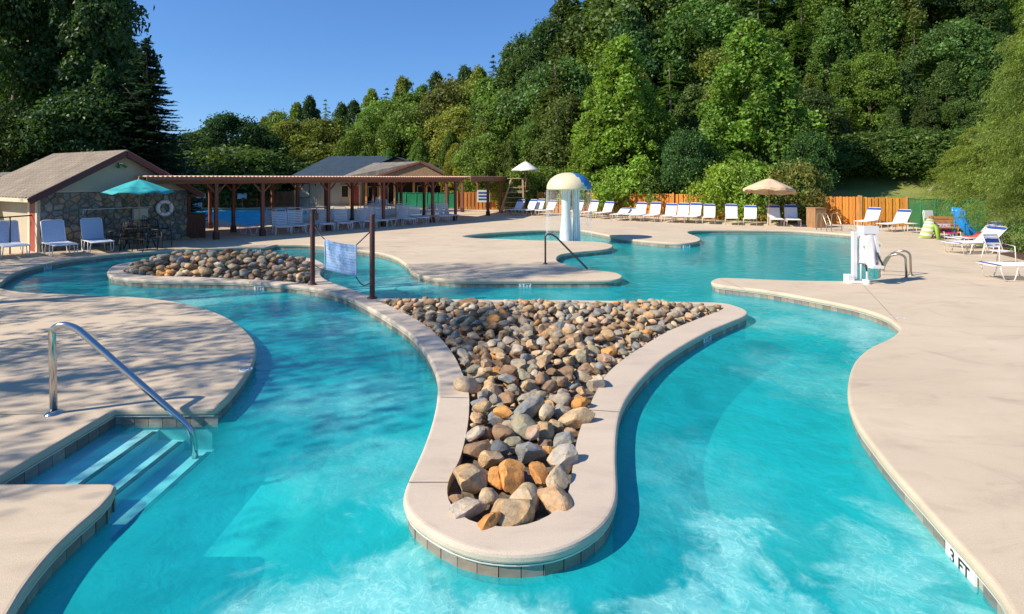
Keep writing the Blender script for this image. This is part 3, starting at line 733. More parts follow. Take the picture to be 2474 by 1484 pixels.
def conifer(seed, H, Rad, tiers, nbr, nq, droop=0.35, ls=0.35, thin=0.3):
    rs = np.random.RandomState(seed); Ps = []; Ns = []; Ax = []
    for i in range(tiers):
        t = (i+0.5)/tiers; z = H*t; r = Rad*(1-t)**0.8+0.12; nb = max(4, int(nbr*(1-0.6*t)))
        for b in range(nb):
            a = rs.uniform(0, 2*math.pi); L = r*rs.uniform(0.75, 1.12); dv = np.array([math.cos(a), math.sin(a), 0])
            m = max(5, int(nq*(L/Rad+0.15))); s = rs.uniform(0.12, 1, m)
            p = dv*(s*L)[:, None]; p[:, 2] = z + rs.uniform(-.1, .1) - droop*L*s**1.3 + 0.16*L*s**3
            side = np.array([-dv[1], dv[0], 0]); sp = rs.uniform(-1, 1, m)*0.22*L*(1.15-s)
            p += side*sp[:, None]; p[:, 2] -= np.abs(sp)*0.35
            Ps.append(p); ax = dv*0.8+side*np.sign(sp)[:, None]*0.6; ax[:, 2] -= 0.3; Ax.append(ax)
            Ns.append(np.tile([0, 0, 1.0], (m, 1))+0.45*rnd_unit(m, rs))
    Ps = np.concatenate(Ps); Ns = np.concatenate(Ns); Ax = np.concatenate(Ax)
    V, F, c = leaf_quads(Ps, Ns, ls, ls*thin, rs, Ax, 0.25, 0.05); return V, F, c
def feathery(seed, H, Rad, nbough, nper, ls):
    """soft fine sprays hanging on boughs that arch up and out"""
    rs = np.random.RandomState(seed); Ps = []; Ax = []; Ns = []; T = []
    for b in range(nbough):
        t = rs.uniform(0.02, 1)**0.9; a = rs.uniform(0, 2*math.pi); L = Rad*(1-t)**0.6*rs.uniform(0.7, 1.1)+0.5
        dv = np.array([math.cos(a), math.sin(a), 0]); m = nper; s = rs.uniform(0.2, 1, m)**0.8
        base = t*H*0.93
        p = dv*(s*L)[:, None]; p[:, 2] = base + 0.55*L*s - 0.5*L*s**2.6
        w_ = 0.20*L*(0.35+0.65*np.sin(math.pi*np.clip(s, 0, 1)))
        p += rs.normal(size=(m, 3))*(w_*0.5)[:, None]*np.array([1, 1, 0.75])
        Ps.append(p); ax = np.tile(dv*0.5+np.array([0, 0, 0.15]), (m, 1)); ax[:, 2] -= 0.7*s; Ax.append(ax)
        Ns.append(0.7*rnd_unit(m, rs)+np.array([0, 0, 0.5])); T.append(np.full(m, rs.uniform(0.7, 1.25)))
    Ps = np.concatenate(Ps); V, F, c = leaf_quads(Ps, np.concatenate(Ns), ls, ls*0.16, rs, np.concatenate(Ax), 0.22, 0.08)
    c *= np.repeat(np.concatenate(T), 4)[:, None]; return V, F, c
def trunk_mesh(H, r0, seed, limbs=6):
    rs = random.Random(seed); mb = MB(); top = H
    pts = [(0.25*math.sin(z*0.5+seed)*z/H, 0.2*math.cos(z*0.4+seed)*z/H, z) for z in [0, .15*H, .4*H, .65*H, .85*H, top]]
    pts[0] = (0, 0, -0.4); mb.tube(pts, [r0*1.35, r0, r0*.8, r0*.55, r0*.3, r0*.1], 8)
    for i in range(limbs):
        z = H*rs.uniform(0.3, 0.8); a = rs.uniform(0, 6.28); L = H*rs.uniform(.07, .13)
        mb.tube([(0, 0, z), (L*.5*math.cos(a), L*.5*math.sin(a), z+L*.35), (L*math.cos(a), L*math.sin(a), z+L*.9)], [r0*.4, r0*.25, r0*.08], 6)
    me = bpy.data.meshes.new('trunk'); me.from_pydata(mb.v, [], mb.f); me.polygons.foreach_set('use_smooth', mb.sm); me.materials.append(M['bark']); return me
KINDS = {}
def kind(name, fn, h, tr_h, r0, lift):
    V, F, c = fn(); V = V + np.array([0, 0, lift]); KINDS[name] = (np_mesh('crown_'+name, V, F, c, M['leaf']), trunk_mesh(tr_h, r0, len(KINDS)), h)
# unit heights in metres (before scaling)
kind('round_a', lambda: broadleaf(1, 8.0, 4.6, 'round', 130, 28000, 0.22), 10.5, 9.0, 0.24, 1.9)
kind('round_b', lambda: broadleaf(2, 9.0, 4.0, 'round', 125, 28000, 0.21), 11.2, 9.5, 0.22, 1.8)
kind('round_c', lambda: broadleaf(3, 7.0, 4.4, 'round', 95, 26000, 0.23, (0.16, 0.30)), 9.6, 8.4, 0.22, 2.0)
kind('column_a', lambda: broadleaf(4, 10.5, 3.0, 'column', 190, 32000, 0.18, (0.13, 0.25)), 11.8, 10.5, 0.18, 0.9)
kind('cone_a', lambda: broadleaf(5, 9.5, 3.1, 'cone', 230, 34000, 0.17, (0.11, 0.23)), 10.5, 9.5, 0.18, 0.7)
kind('shrub', lambda: broadleaf(6, 2.6, 2.2, 'round', 30, 9000, 0.15, (0.25, 0.4)), 3.0, 2.0, 0.08, 0.2)
kind('spruce', lambda: conifer(7, 11.0, 3.2, 44, 22, 60, 0.26, 0.36, 0.34), 11.5, 11.0, 0.2, 0.6)
kind('pine', lambda: conifer(8, 10.5, 3.6, 26, 15, 44, 0.45, 0.34, 0.26), 11.4, 11.0, 0.2, 1.0)
kind('cypress', lambda: feathery(9, 9.2, 3.9, 240, 330, 0.17), 10.0, 9.2, 0.24, 0.5)
kind('big_leaf', lambda: broadleaf(10, 12.0, 5.6, 'round', 120, 42000, 0.23, (0.16, 0.28)), 14.5, 13.0, 0.34, 2.4)

kind('open_leaf', lambda: broadleaf(12, 12.0, 5.6, 'round', 60, 10500, 0.17, (0.15, 0.28)), 14.5, 13.0, 0.34, 2.4)
def tree(kd, x, y, h, col, label, cat='tree', group=None, wide=1.0, name=None, rz=None, z=None):
    crown_m, trunk_m, h0 = KINDS[kd]; s = h/h0
    r = empty(name or {'spruce': 'spruce_tree', 'pine': 'pine_tree', 'cypress': 'cypress_tree', 'shrub': 'shrub'}.get(kd, 'broadleaf_tree'),
              (x, y, terr(x, y) if z is None else z), random.uniform(0, 6.28) if rz is None else rz)
    r.scale = (s*wide, s*wide, s)
    c = bpy.data.objects.new('crown', crown_m); COL.objects.link(c); c.parent = r; c.color = (col[0]*1.22, col[1]*1.22, col[2]*1.22, 1)
    if kd != 'shrub':
        t_ = bpy.data.objects.new('trunk', trunk_m); COL.objects.link(t_); t_.parent = r
    tag(r, label, cat, group); return r
def jit(c, a=0.12):
    f = random.uniform(1-a, 1+a); return (c[0]*f*random.uniform(.93, 1.07), c[1]*f, c[2]*f*random.uniform(.85, 1.15))
G_DARK = (0.070, 0.125, 0.025); G_MID = (0.12, 0.195, 0.030); G_OLIVE = (0.20, 0.24, 0.038); G_YEL = (0.29, 0.30, 0.045)
G_BRIGHT = (0.18, 0.28, 0.036); G_BLUE = (0.075, 0.150, 0.040); G_FEATH = (0.21, 0.27, 0.040)
def tv(kd, u, Y, vtop, col, label, group=None, wide=1.0, **k):
    x = PX(u, Y); zb = terr(x, Y); h = max(3.0, PZ(vtop, Y)-zb); return tree(kd, x, Y, h, jit(col, .06), label, 'tree', group, wide, **k)

# left: tall trees behind the stone hut, shade painted into their darker leaf colour
GL = 'tall dark trees behind the stone building'
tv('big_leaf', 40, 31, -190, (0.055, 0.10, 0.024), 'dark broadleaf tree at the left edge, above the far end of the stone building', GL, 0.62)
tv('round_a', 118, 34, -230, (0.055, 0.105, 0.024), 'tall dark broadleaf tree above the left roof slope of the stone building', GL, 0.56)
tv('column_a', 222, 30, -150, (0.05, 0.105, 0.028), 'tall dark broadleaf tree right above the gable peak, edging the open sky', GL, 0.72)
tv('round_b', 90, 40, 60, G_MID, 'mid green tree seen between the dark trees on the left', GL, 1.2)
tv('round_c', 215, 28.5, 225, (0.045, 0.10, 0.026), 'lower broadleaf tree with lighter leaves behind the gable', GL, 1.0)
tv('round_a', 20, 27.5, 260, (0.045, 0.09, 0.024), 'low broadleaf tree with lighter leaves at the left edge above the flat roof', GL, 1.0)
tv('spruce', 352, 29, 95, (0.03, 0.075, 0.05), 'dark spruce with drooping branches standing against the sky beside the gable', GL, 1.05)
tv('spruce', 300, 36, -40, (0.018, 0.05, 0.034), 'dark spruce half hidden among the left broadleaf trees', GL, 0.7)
# behind the covered walkway
GB = 'round trees beyond the far pool'
tv('round_c', 455, 56, 330, (0.055, 0.105, 0.022), 'small olive tree beyond the far pool, next to the spruce', GB, 1.1)
tv('round_a', 560, 58, 283, (0.032, 0.085, 0.020), 'dark green rounded tree beyond the far pool fence', GB, 1.05)
tv('round_b', 500, 62, 318, G_MID, 'mid green tree between the olive tree and the dark rounded tree', GB, 1.0)
tv('round_b', 690, 66, 296, (0.20, 0.24, 0.04), 'yellow green tree behind the left end of the bathhouse roof', GB, 1.2)
tv('round_c', 775, 67, 300, (0.16, 0.20, 0.035), 'yellowish olive tree directly behind the slate blue roof', GB, 1.2)
tv('round_c', 640, 64, 322, (0.10, 0.16, 0.03), 'light green tree between the dark rounded tree and the yellow green tree', GB, 1.1)
for u, vt, wh in ((470, 380, 'nearest the stone building'), (540, 372, 'second from the stone building'), (620, 378, 'third from the stone building'), (690, 408, 'nearest the bathhouse')):
    tv('shrub', u, 52, vt, G_DARK, 'dark shrub along the brown board fence, '+wh, 'shrubs along the far pool fence', 1.6)
# wooded hill: skyline row then rows in front, each tree its own thing
SKY_U = [600, 650, 700, 760, 800, 850, 900, 940, 990, 1020, 1080, 1130, 1180, 1230, 1270, 1300, 1340, 1400, 1600, 2600]
SKY_V = [296, 275, 252, 228, 243, 234, 214, 204, 172, 190, 168, 157, 142, 72, 100, 38, -10, -70, -220, -420]
def skyv(u): return float(np.interp(u, SKY_U, SKY_V))
GH = 'trees of the wooded hillside'
HL = {'round_a': 'rounded green broadleaf tree in the mixed wood on the hillside', 'round_b': 'rounded green broadleaf tree in the mixed wood on the hillside', 'round_c': 'rounded green broadleaf tree in the mixed wood on the hillside',
      'cone_a': 'pointed broadleaf tree in the mixed wood on the hillside', 'column_a': 'pointed broadleaf tree in the mixed wood on the hillside', 'pine': 'pine with sweeping branches in the mixed wood on the hillside', 'spruce': 'dark spruce standing in the mixed wood on the hillside'}
HT = []
def hill_tree(u, Y, vt, kd, col, wide):
    col = jit(col, 0.28)
    if u < 1900:
        for _ in range(30):      # keep crowns below the skyline of the photograph
            hh = PZ(vt, Y)-terr(PX(u, Y), Y); wpx = {'round_a': 4.9, 'round_b': 4.3, 'round_c': 4.7, 'column_a': 3.2, 'cone_a': 3.2, 'pine': 3.4}.get(kd, 4)*hh/11*wide/Y*FPX
            if vt+22 >= skyv(u-wpx*(.75 if kd[:2] in ('ro', 'co') and kd != 'cone_a' else .45)): break
            vt += 12
        if hh < 3.5: return
    o = tv(kd, u, Y, vt, col, HL[kd], GH, wide); HT.append((o, u, vt, Y, kd, col))
rr = random.Random(11)
cols_l = [G_OLIVE, G_MID, (0.12, 0.21, 0.035), G_MID, (0.14, 0.2, 0.035), (0.10, 0.17, 0.03), (0.15, 0.19, 0.04)]
cols_r = [G_MID, G_DARK, (0.09, 0.16, 0.03), G_BLUE, G_MID, (0.13, 0.18, 0.035), (0.075, 0.13, 0.028)]
u = 640
while u < 1330:
    vt = skyv(u)+rr.uniform(-6, 14); Yk = 76-(u-640)*0.024; kd = rr.choice(['cone_a', 'round_b', 'cone_a', 'pine', 'column_a', 'cone_a'])
    hill_tree(u, Yk, vt, kd, rr.choice([(0.05, 0.10, 0.028), G_MID, G_BLUE, G_OLIVE]), 0.75); u += rr.uniform(28, 46)
for row, (dv, Y0, dens) in enumerate(((48, 70, 56), (95, 65, 62), (140, 60, 66), (185, 56, 70))):
    u = 800+rr.uniform(0, 40) if row < 3 else 1100
    while u < 1400:
        base = skyv(min(u, 1300)); vt = base*1.0+dv*(1 if u < 1180 else 1.35)+rr.uniform(-14, 14)
        if vt < 375:
            Yk = Y0-(u-640)*0.016+rr.uniform(-1.5, 1.5); kd = rr.choice(['round_a', 'cone_a', 'round_b', 'pine' if u > 1000 else 'cone_a', 'column_a', 'column_a', 'cone_a'])
            hill_tree(u, Yk, vt, kd, rr.choice(cols_l if u < 1250 else cols_r), 0.95)
        u += dens*rr.uniform(0.75, 1.25)
# right wall of forest
def yline(u):
    Y = 30.0
    while PZ(446 if u < 1990 else 433, Y) > terr(PX(u, Y), Y) and Y < 60: Y += .25
    return Y
for (Y0, v0, du, wd) in ((74, -260, 90, 1.0), (66, -150, 84, 1.0), (59, -40, 84, 1.0), (54, 50, 88, 1.0), (49.5, 145, 90, 1.0), (46, 235, 92, 1.05)):
    u = 1360+rr.uniform(-30, 40)
    while u < 2620:
        kd = rr.choice(['round_a', 'column_a', 'cone_a', 'cone_a', 'round_b', 'pine', 'column_a', 'pine', 'spruce' if v0 < 100 else 'cone_a'])
        vt = v0+rr.uniform(-35, 35); Yk = Y0+rr.uniform(-2, 2)+(1.5 if u > 1950 else 0)
        if v0 < 0: vt = max(vt, skyv(u)+ (0 if u < 1500 else -400))
        if u > 1940 and v0 > 0: Yk = yline(u)+{235: 2.0, 145: 5.5, 50: 9.5}[v0]+rr.uniform(-.8, .8)
        hill_tree(u, Yk, vt, kd, rr.choice(cols_r), wd); u += du*rr.uniform(0.75, 1.25)
# low dark understory at the forest foot
FW = ['behind the peach umbrella', 'just right of the peach umbrella', 'above the slatted bin', 'left of the orange fence panel', 'above the middle of the orange fence', 'above the pale fence post', 'above the short fence panel', 'above its right end', 'above the green mesh fence',
      'above the pale boulders', 'left of the feathery tree', 'behind the feathery tree']
u = 1900
while u < 2480:
    tv('shrub', u, yline(u)+rr.uniform(0, .8), 392+rr.uniform(-22, 14), G_DARK, 'dark shrub at the foot of the wood, '+FW[min(11, int((u-1900)//52))], 'shrubs at the foot of the wood', 1.5); u += 52
# tell the hillside trees apart by landmark, height on the hill and tone
LM = [(700, 'above the brown fence of the left pool'), (800, 'above the left end of the slate roof'), (900, 'above the slate roof'), (990, 'above the bathhouse ridge'), (1060, 'above the bathhouse gable'), (1150, 'above the green windscreen'), (1230, 'above the back walkway roof'),
      (1310, 'above the lifeguard umbrella'), (1400, 'above the mushroom cap'), (1540, 'behind the left bright young tree'), (1660, 'above the gap between the bright young trees'), (1780, 'above the close trio of loungers'), (1900, 'behind the tallest bright young tree'),
      (2020, 'above the slatted bin'), (2140, 'above the orange fence panel'), (2240, 'above the green mesh fence'), (2340, 'left of the feathery tree top'), (9999, 'behind the feathery tree')]
seen = {}
for (o, u, vt, Y, kd, col) in HT:
    lm = next(n for lim, n in LM if u < lim); lv = 'on the crest' if Y > 72 else 'high on the slope' if Y > 62 else 'halfway up the slope' if Y > 52.5 else 'low on the slope'
    tone = 'yellowish' if col[0] > .17 else 'dark' if col[1] < .125 else 'green'
    nm = {'pine': 'pine', 'spruce': 'spruce', 'cone_a': 'pointed tree', 'column_a': 'slender tree'}.get(kd, 'rounded tree')
    seen.setdefault('%s %s %s, %s' % (tone, nm, lv, lm), []).append((u, o))
for k_, l_ in seen.items():
    l_.sort(key=lambda q: q[0])
    for i, (u, o) in enumerate(l_): o['label'] = k_ if len(l_) == 1 else k_+', '+(['leftmost', 'rightmost'] if len(l_) == 2 else ['leftmost']+['between its lookalikes']*(len(l_)-2)+['rightmost'])[i]
# bright young trees behind the lounger row
tv('cone_a', 1500, 40.2, 85, G_BRIGHT, 'bright green pointed young tree behind the mushroom fountain', None, 1.05)
tv('cone_a', 1440, 40.0, 262, (0.17, 0.275, 0.036), 'lower bright green tree just right of the mushroom cap', None, 1.15)
tv('cone_a', 1582, 39.6, 235, (0.15, 0.25, 0.035), 'medium bright green tree between the two tall bright ones', None, 1.1)
tv('cone_a', 1805, 38.2, 50, (0.165, 0.27, 0.036), 'tallest bright green pointed tree, left of the peach umbrella', None, 1.2)
tv('cone_a', 1730, 37.8, 245, (0.145, 0.245, 0.035), 'bright green tree filling the gap left of the tallest bright one', None, 1.1)
tv('column_a', 1900, 36.8, 215, (0.10, 0.19, 0.032), 'bright green tree hanging over the peach umbrella', None, 0.95)
tv('round_c', 1655, 36.4, 325, (0.06, 0.13, 0.03), 'low dark green tree behind the middle of the lounger row', None, 0.75)
tv('round_c', 1945, 35.0, 330, (0.05, 0.12, 0.03), 'low spreading tree at the dark gap right of the peach umbrella', None, 0.7)
tv('pine', 1340, 47, 120, (0.085, 0.12, 0.026), 'olive pine with long sweeping boughs left of the bright young trees', None, 1.0)
tv('pine', 1385, 44, 215, (0.10, 0.135, 0.026), 'lower olive pine behind the mushroom cap', None, 1.0)
WH = ['behind the lounger right of the close trio', 'behind the second lounger left of the peach umbrella', 'behind the peach umbrella pole', 'just right of the mushroom stems', 'behind the lifeguard chair', 'left of the mushroom stems', 'left of the close trio of loungers', 'with yellowish leaves beside the slatted bin']
for u, Y, vt, c in ((1735, 34.0, 440, G_BRIGHT), (1800, 33.2, 455, G_BRIGHT), (1880, 32.4, 452, (0.08, 0.15, 0.03)), (1480, 38.4, 452, G_BRIGHT), (1250, 42, 425, G_MID), (1320, 41.6, 430, G_MID), (1560, 37, 450, G_MID), (1925, 31.6, 470, (0.14, 0.15, 0.03))):
    tv('shrub', u, Y, vt, c, 'leafy shrub leaning over the board fence, %s' % WH.pop(0), 'shrubs leaning over the board fence', 0.8)
# right edge: feathery trees
tree('cypress', PX(2545, 19.6), 19.6, 9.8, (0.17, 0.235, 0.04), 'feathery light green tree overhanging the deck at the right edge', rz=0.6, wide=0.72, z=-0.05)
tree('cypress', PX(2372, 26.5), 26.5, 5.4, (0.19, 0.25, 0.04), 'lower feathery tree drooping over the green mesh fence', rz=2.0, wide=1.25, z=-0.05)
tree('cypress', PX(2530, 19.0), 19.0, 4.4, (0.15, 0.21, 0.04), 'low feathery tree right above the small strapped chair', rz=1.0, wide=1.15, z=0.3)
for (x, y, h) in ((16.9, 16.8, 1.0), (17.6, 15.4, 0.9), (17.2, 18.4, 1.3)):
    tree('shrub', x, y, h, (0.12, 0.20, 0.04), {1.0: 'low leafy shrub right behind the small strapped chair', 0.9: 'lowest leafy shrub, nearest the cut off lounger', 1.3: 'tallest leafy shrub under the feathery tree'}[h], 'shrub', 'shrubs under the feathery tree', 0.8, z=-0.05)
# trees beside the pool, left of the frame: their shade falls across deck, water and rocks
SH = 'shade trees standing left of the pool'
for (x, y, h, wd) in ((-13.0, 4.0, 10.8, 0.72), (-15.8, 9.0, 14.5, 0.55), (-21.5, 13.0, 13.0, 0.6), (-26.0, 10.0, 15.0, 0.5)):
    tree('open_leaf', x, y, h, (0.05, 0.10, 0.025), 'large shade tree on the grass left of the pool deck', 'tree', SH, wd, z=-0.05)

# ------------------------------------------------------------------ river rocks
def rock_mesh(seed, sub, name='rock'):
    bm = bmesh.new(); bmesh.ops.create_icosphere(bm, subdivisions=sub, radius=1.0)
    rs = np.random.RandomState(seed); V = np.array([v.co[:] for v in bm.verts]); F = np.array([[v.index for v in f.verts] for f in bm.faces]); bm.free()
    for _ in range(rs.randint(9, 14)):
        d = rnd_unit(1, rs)[0]; o = rs.uniform(0.55, 0.80); q = V @ d; m = q > o
        V[m] -= d*((q[m]-o)*0.97)[:, None]
    off = seed*7.3
    V *= np.array([[1+0.16*noise.noise(Vector(v*1.1)+Vector((off, 0, 0)))+0.06*noise.noise(Vector(v*3.2)+Vector((0, off, 0)))] for v in V])
    V *= np.array([1.0, rs.uniform(0.62, 0.9), rs.uniform(0.42, 0.75)])
    return V, F
RV = [rock_mesh(s_, 3) for s_ in range(16)]; RLO = [rock_mesh(s_, 2) for s_ in range(16)]
RM = []
for i, (V, F) in enumerate(RV): me_ = np_mesh('rock', V, F, None, M['rock'], True, 3); me_.set_sharp_from_angle(angle=R(24)); RM.append(me_)
PAL = {'tan': (0.44, 0.34, 0.22), 'orange': (0.56, 0.30, 0.11), 'grey': (0.34, 0.32, 0.28), 'blue grey': (0.23, 0.26, 0.28), 'cream': (0.54, 0.46, 0.34), 'brown': (0.28, 0.20, 0.14),
       'pinkish': (0.46, 0.35, 0.28), 'greenish grey': (0.31, 0.31, 0.24), 'slate': (0.14, 0.16, 0.18), 'peach': (0.54, 0.39, 0.25), 'pale grey': (0.48, 0.45, 0.40)}
ROCKS = []   # x,y,z,r,colour
def put_rock(x, y, z, r, cname, label=None, group=None, squash=None, rz=None):
    o = bpy.data.objects.new('rock', random.choice(RM)); COL.objects.link(o)
    o.location = (x, y, z); f = random.uniform(.85, 1.15)
    o.scale = squash or (r*random.uniform(.95, 1.25), r, r*random.uniform(.9, 1.1)); o.rotation_euler = (random.uniform(-.5, .5), random.uniform(-.5, .5), random.uniform(0, 6.28) if rz is None else rz)
    c = PAL[cname]; f *= 1.05; o.color = (c[0]*f, c[1]*f, c[2]*f, 1)
    tag(o, label or '%s river rock lying in the rock bed' % cname, 'rock', group); return o
HAND = [(1130,1222,72,'pale grey','craggy pale grey rock in the bottom left corner of the large rock bed'),(1229,1230,92,'tan','large yellowish tan boulder in front at the tip of the rock bed'),
 (1268,1200,82,'cream','cream and orange boulder right behind the front tan boulder'),(1178,1256,58,'orange','orange tan rock half buried against the front coping'),
 (1146,1150,100,'tan','large brown orange boulder on the left of the tip'),(1236,1146,66,'orange','brightest orange rock in the middle of the tip'),(1200,1150,50,'orange','dull orange rock tucked left of the brightest orange one'),
 (1303,1139,56,'orange','orange rock to the right of the brightest orange one'),(1346,1158,66,'cream','beige rock on the right beneath the pitted white one'),
 (1338,1203,72,'peach','peach coloured rock against the right coping near the tip'),(1356,1107,72,'pale grey','pitted whitish rock against the right coping'),
 (1276,1089,70,'blue grey','round blue grey rock in the middle of the neck'),(1360,1057,52,'blue grey','bluish rock by the right coping above the pitted white one'),
 (1157,1079,74,'brown','brown grey rock by the left coping'),(1187,1103,54,'tan','tan rock leaning on the brown grey one'),(1179,1192,52,'cream','small cream rock between the craggy rock and the tan boulder'),
 (1207,1079,44,'slate','dark slate rock left of the round blue grey one'),(1271,1030,64,'greenish grey','greenish grey round rock above the blue grey one'),(1317,1034,56,'tan','long tan rock leaning right of the greenish grey one'),
 (1393,1010,62,'tan','round brown rock touching the right coping'),(1273,985,68,'blue grey','long blue grey rock lying across the neck'),(1320,994,50,'cream','upright cream rock right of the long blue grey one'),
 (1220,1042,48,'brown','reddish brown rock left of the greenish grey one'),(1130,925,60,'cream','long pale rock poking out over the left coping'),(1186,940,50,'peach','peach rock near the left coping where the bed narrows'),
 (1440,922,62,'pale grey','white grey rock by the right coping where the bed narrows'),(1127,733,46,'brown','brown rock standing up against the far coping of the large bed')]
hp = []
for (u, v, dpx, cn, lab) in HAND:
    z = 0.03; x, y = P(u, v, z); r = dpx/2/FPX*y*1.38; hp.append((x, y, r))
    put_rock(x, y, z-0.02, r, cn, lab, 'river rocks in the rock beds')
def rock_where(cn, x, y, r):
    sz = 'large' if r > .145 else 'medium' if r > .12 else 'small'
    if not (x > -2.9 and y < 11.6): return '%s %s river rock in the smaller left rock bed, %s' % (sz, cn, 'left end' if x < -7 else 'right end by the pole' if x > -4.8 else 'middle part')
    A = [q for q in bed2 if abs(q[1]-y) < .15]; xl_ = min(q[0] for q in A); xr_ = max(q[0] for q in A); f = (x-xl_)/max(.01, xr_-xl_)
    dep = 'at the tip' if y < 5.2 else 'in the neck' if y < 6.6 else 'where the large bed widens' if y < 8.3 else 'in the wide part' if y < 10 else 'near the far coping'
    return '%s %s river rock %s, %s' % (sz, cn, dep, 'against the left coping' if f < .14 else 'near the left coping' if f < .28 else 'left of centre' if f < .43 else 'in the very centre' if f < .57 else 'right of centre' if f < .72 else 'near the right coping' if f < .86 else 'against the right coping') if y < 10 else '%s %s river rock near the far coping, %s' % (sz, cn, 'toward the poles' if f < .35 else 'in the middle' if f < .7 else 'toward the right corner')
def scatter(bed, rmin, rmax, hfun, n_try, existing, seed, layer=0, sep=0.86):
    rs = random.Random(seed); A = np.array(bed); x0, y0 = A.min(0); x1, y1 = A.max(0); out = []
    ex = [(a, b, c) for a, b, c in existing]
    E = np.zeros((0, 3)) if not ex else np.array(ex)
    for it in range(n_try):
        f = 1-it/n_try; r = rmin+(rmax-rmin)*(f**1.3)*rs.uniform(0.75, 1.0)
        p = (rs.uniform(x0, x1), rs.uniform(y0, y1))
        if not inside(p, bed): continue
        de = dist_edge(np.array(p), A)
        if de < r*0.80: continue
        if len(E) and (((E[:, 0]-p[0])**2+(E[:, 1]-p[1])**2) < ((E[:, 2]+r)*sep)**2).any(): continue
        E = np.vstack([E, (p[0], p[1], r)]); out.append((p[0], p[1], hfun(p, de)+layer, r))
    return out
def h1(p, de): return -0.06+0.10*min(1, de/0.9)+0.03*math.sin(3*p[0])*math.cos(2.3*p[1])
def h2(p, de): return -0.04+0.34*min(1, de/1.0)
rocks = []
rocks += scatter(bed2, 0.072, 0.165, h1, 16000, hp, 3, 0, 0.76)
rocks += scatter(bed2, 0.07, 0.13, h1, 6000, hp, 4, 0.09, 0.9)
rocks += scatter(bed2, 0.03, 0.055, lambda p, de: -0.055+0.02*random.random(), 9000, hp, 9, 0, 0.9)[:900]
rocks += scatter(bed1, 0.07, 0.19, h2, 9000, [], 5, 0, .78)
rocks += scatter(bed1, 0.10, 0.17, h2, 3000, [], 6, 0.11, 1.1)
W_ = ['tan']*6+['brown']*6+['grey']*7+['cream']*2+['pinkish']*3+['greenish grey']*4+['blue grey']*3+['orange', 'peach', 'peach', 'pale grey']
rocks.sort(key=lambda q: -(q[3]/math.hypot(q[0], q[1], CAMH-q[2])))
NI = 300-len(HAND)
for (x, y, z, r) in rocks[:NI]:
    cn = random.choice(W_+['tan', 'peach', 'orange'] if random.random() < .3 else W_)
    put_rock(x, y, z, r, cn, rock_where(cn, x, y, r), 'river rocks in the rock beds')
VV = []; FF = []; CC = []; o_ = 0
for (x, y, z, r) in rocks[NI:]:
    V, F = random.choice(RLO); a = random.uniform(0, 6.28); m = np.array(Matrix.Rotation(a, 3, 'Z') @ Matrix.Rotation(random.uniform(-.5, .5), 3, 'X'))
    s_ = np.array([r*random.uniform(.95, 1.3), r, r*random.uniform(.9, 1.1)]); v2 = (V*s_) @ m.T + np.array([x, y, z])
    c = np.array(PAL[random.choice(W_)])*random.uniform(.85, 1.2); VV.append(v2); FF.append(F+o_); CC.append(np.tile(c, (len(V), 1))); o_ += len(V)
me = np_mesh('small_rocks', np.concatenate(VV), np.concatenate(FF), np.concatenate(CC), M['rock_attr'], True, 3)
o = bpy.data.objects.new('small_rocks', me); COL.objects.link(o); tag(o, 'smaller tan, grey and brown river rocks filling both rock beds', 'rocks', None, 'stuff')
# ------------------------------------------------------------------ stone building (left)
def frame_to(o, origin, xdir, name=None):
    """empty-like transform: local x along xdir (2D), origin at a ground point"""
    o.location = (origin[0], origin[1], 0); o.rotation_euler = (0, 0, math.atan2(xdir[1], xdir[0]))
HC = Vector(P(97, 609)); HD = Vector(P(452, 576.5)); hx = (HD-HC); HW = hx.length; hx.normalize()
hut = empty('stone_building', (0, 0, 0)); frame_to(hut, HC, hx)      # local: x along gable wall, y to the back (left/away)
tag(hut, 'small building with a stone gable wall, cream gable and tan shingle roof', 'building')
EZ = 2.0; AZ = 3.42; HL_ = 5.6
mb = MB(); mb.add([(0, 0, 0), (HW, 0, 0), (HW, 0, EZ), (0, 0, EZ), (0, HL_, 0), (HW, HL_, 0), (HW, HL_, EZ), (0, HL_, EZ)],
                  [(0, 1, 2, 3), (5, 4, 7, 6), (4, 0, 3, 7), (1, 5, 6, 2)])
mb.build('wall', M['mortar'], hut)
mb = MB(); mb.add([(-.02, -.03, EZ), (HW+.02, -.03, EZ), (HW/2, -.03, AZ-.02), (-.02, 0.1, EZ), (HW+.02, 0.1, EZ), (HW/2, 0.1, AZ-.02)], [(0, 1, 2), (4, 3, 5), (1, 4, 5, 2), (3, 0, 2, 5), (0, 3, 4, 1)])
mb2 = MB(); mb2.beam((-.02, -.05, EZ+.03), (HW+.02, -.05, EZ+.03), 0.05, 0.07); mb2.build('belt_board', M['cream'], hut)
mb.build('gable', M['cream'], hut)
# side wall facing the sun: cream, with a red door
mb = MB(); mb.box((-0.02, HL_/2, 1.0), (0.04, HL_+.04, 2.0)); mb.build('side_wall', M['cream'], hut)
mb = MB()
for y0, y1, z0, z1 in ((0.02, 0.16, 0, 1.83), (0.62, 0.80, 0, 1.83), (0.02, 0.80, 1.83, 1.97)): mb.box((-0.06, (y0+y1)/2, (z0+z1)/2), (0.05, y1-y0, z1-z0))
mb.build('door_frame', M['creamtrim'], hut)
mb = MB(); mb.box((-0.055, 0.39, 0.90), (0.03, 0.46, 1.80)); d_ = mb.build('door', M['reddoor'], hut)
mb = MB(); mb.box((-0.085, 0.55, 0.95), (0.03, 0.03, 0.14)); mb.build('handle', M['steel'], d_)
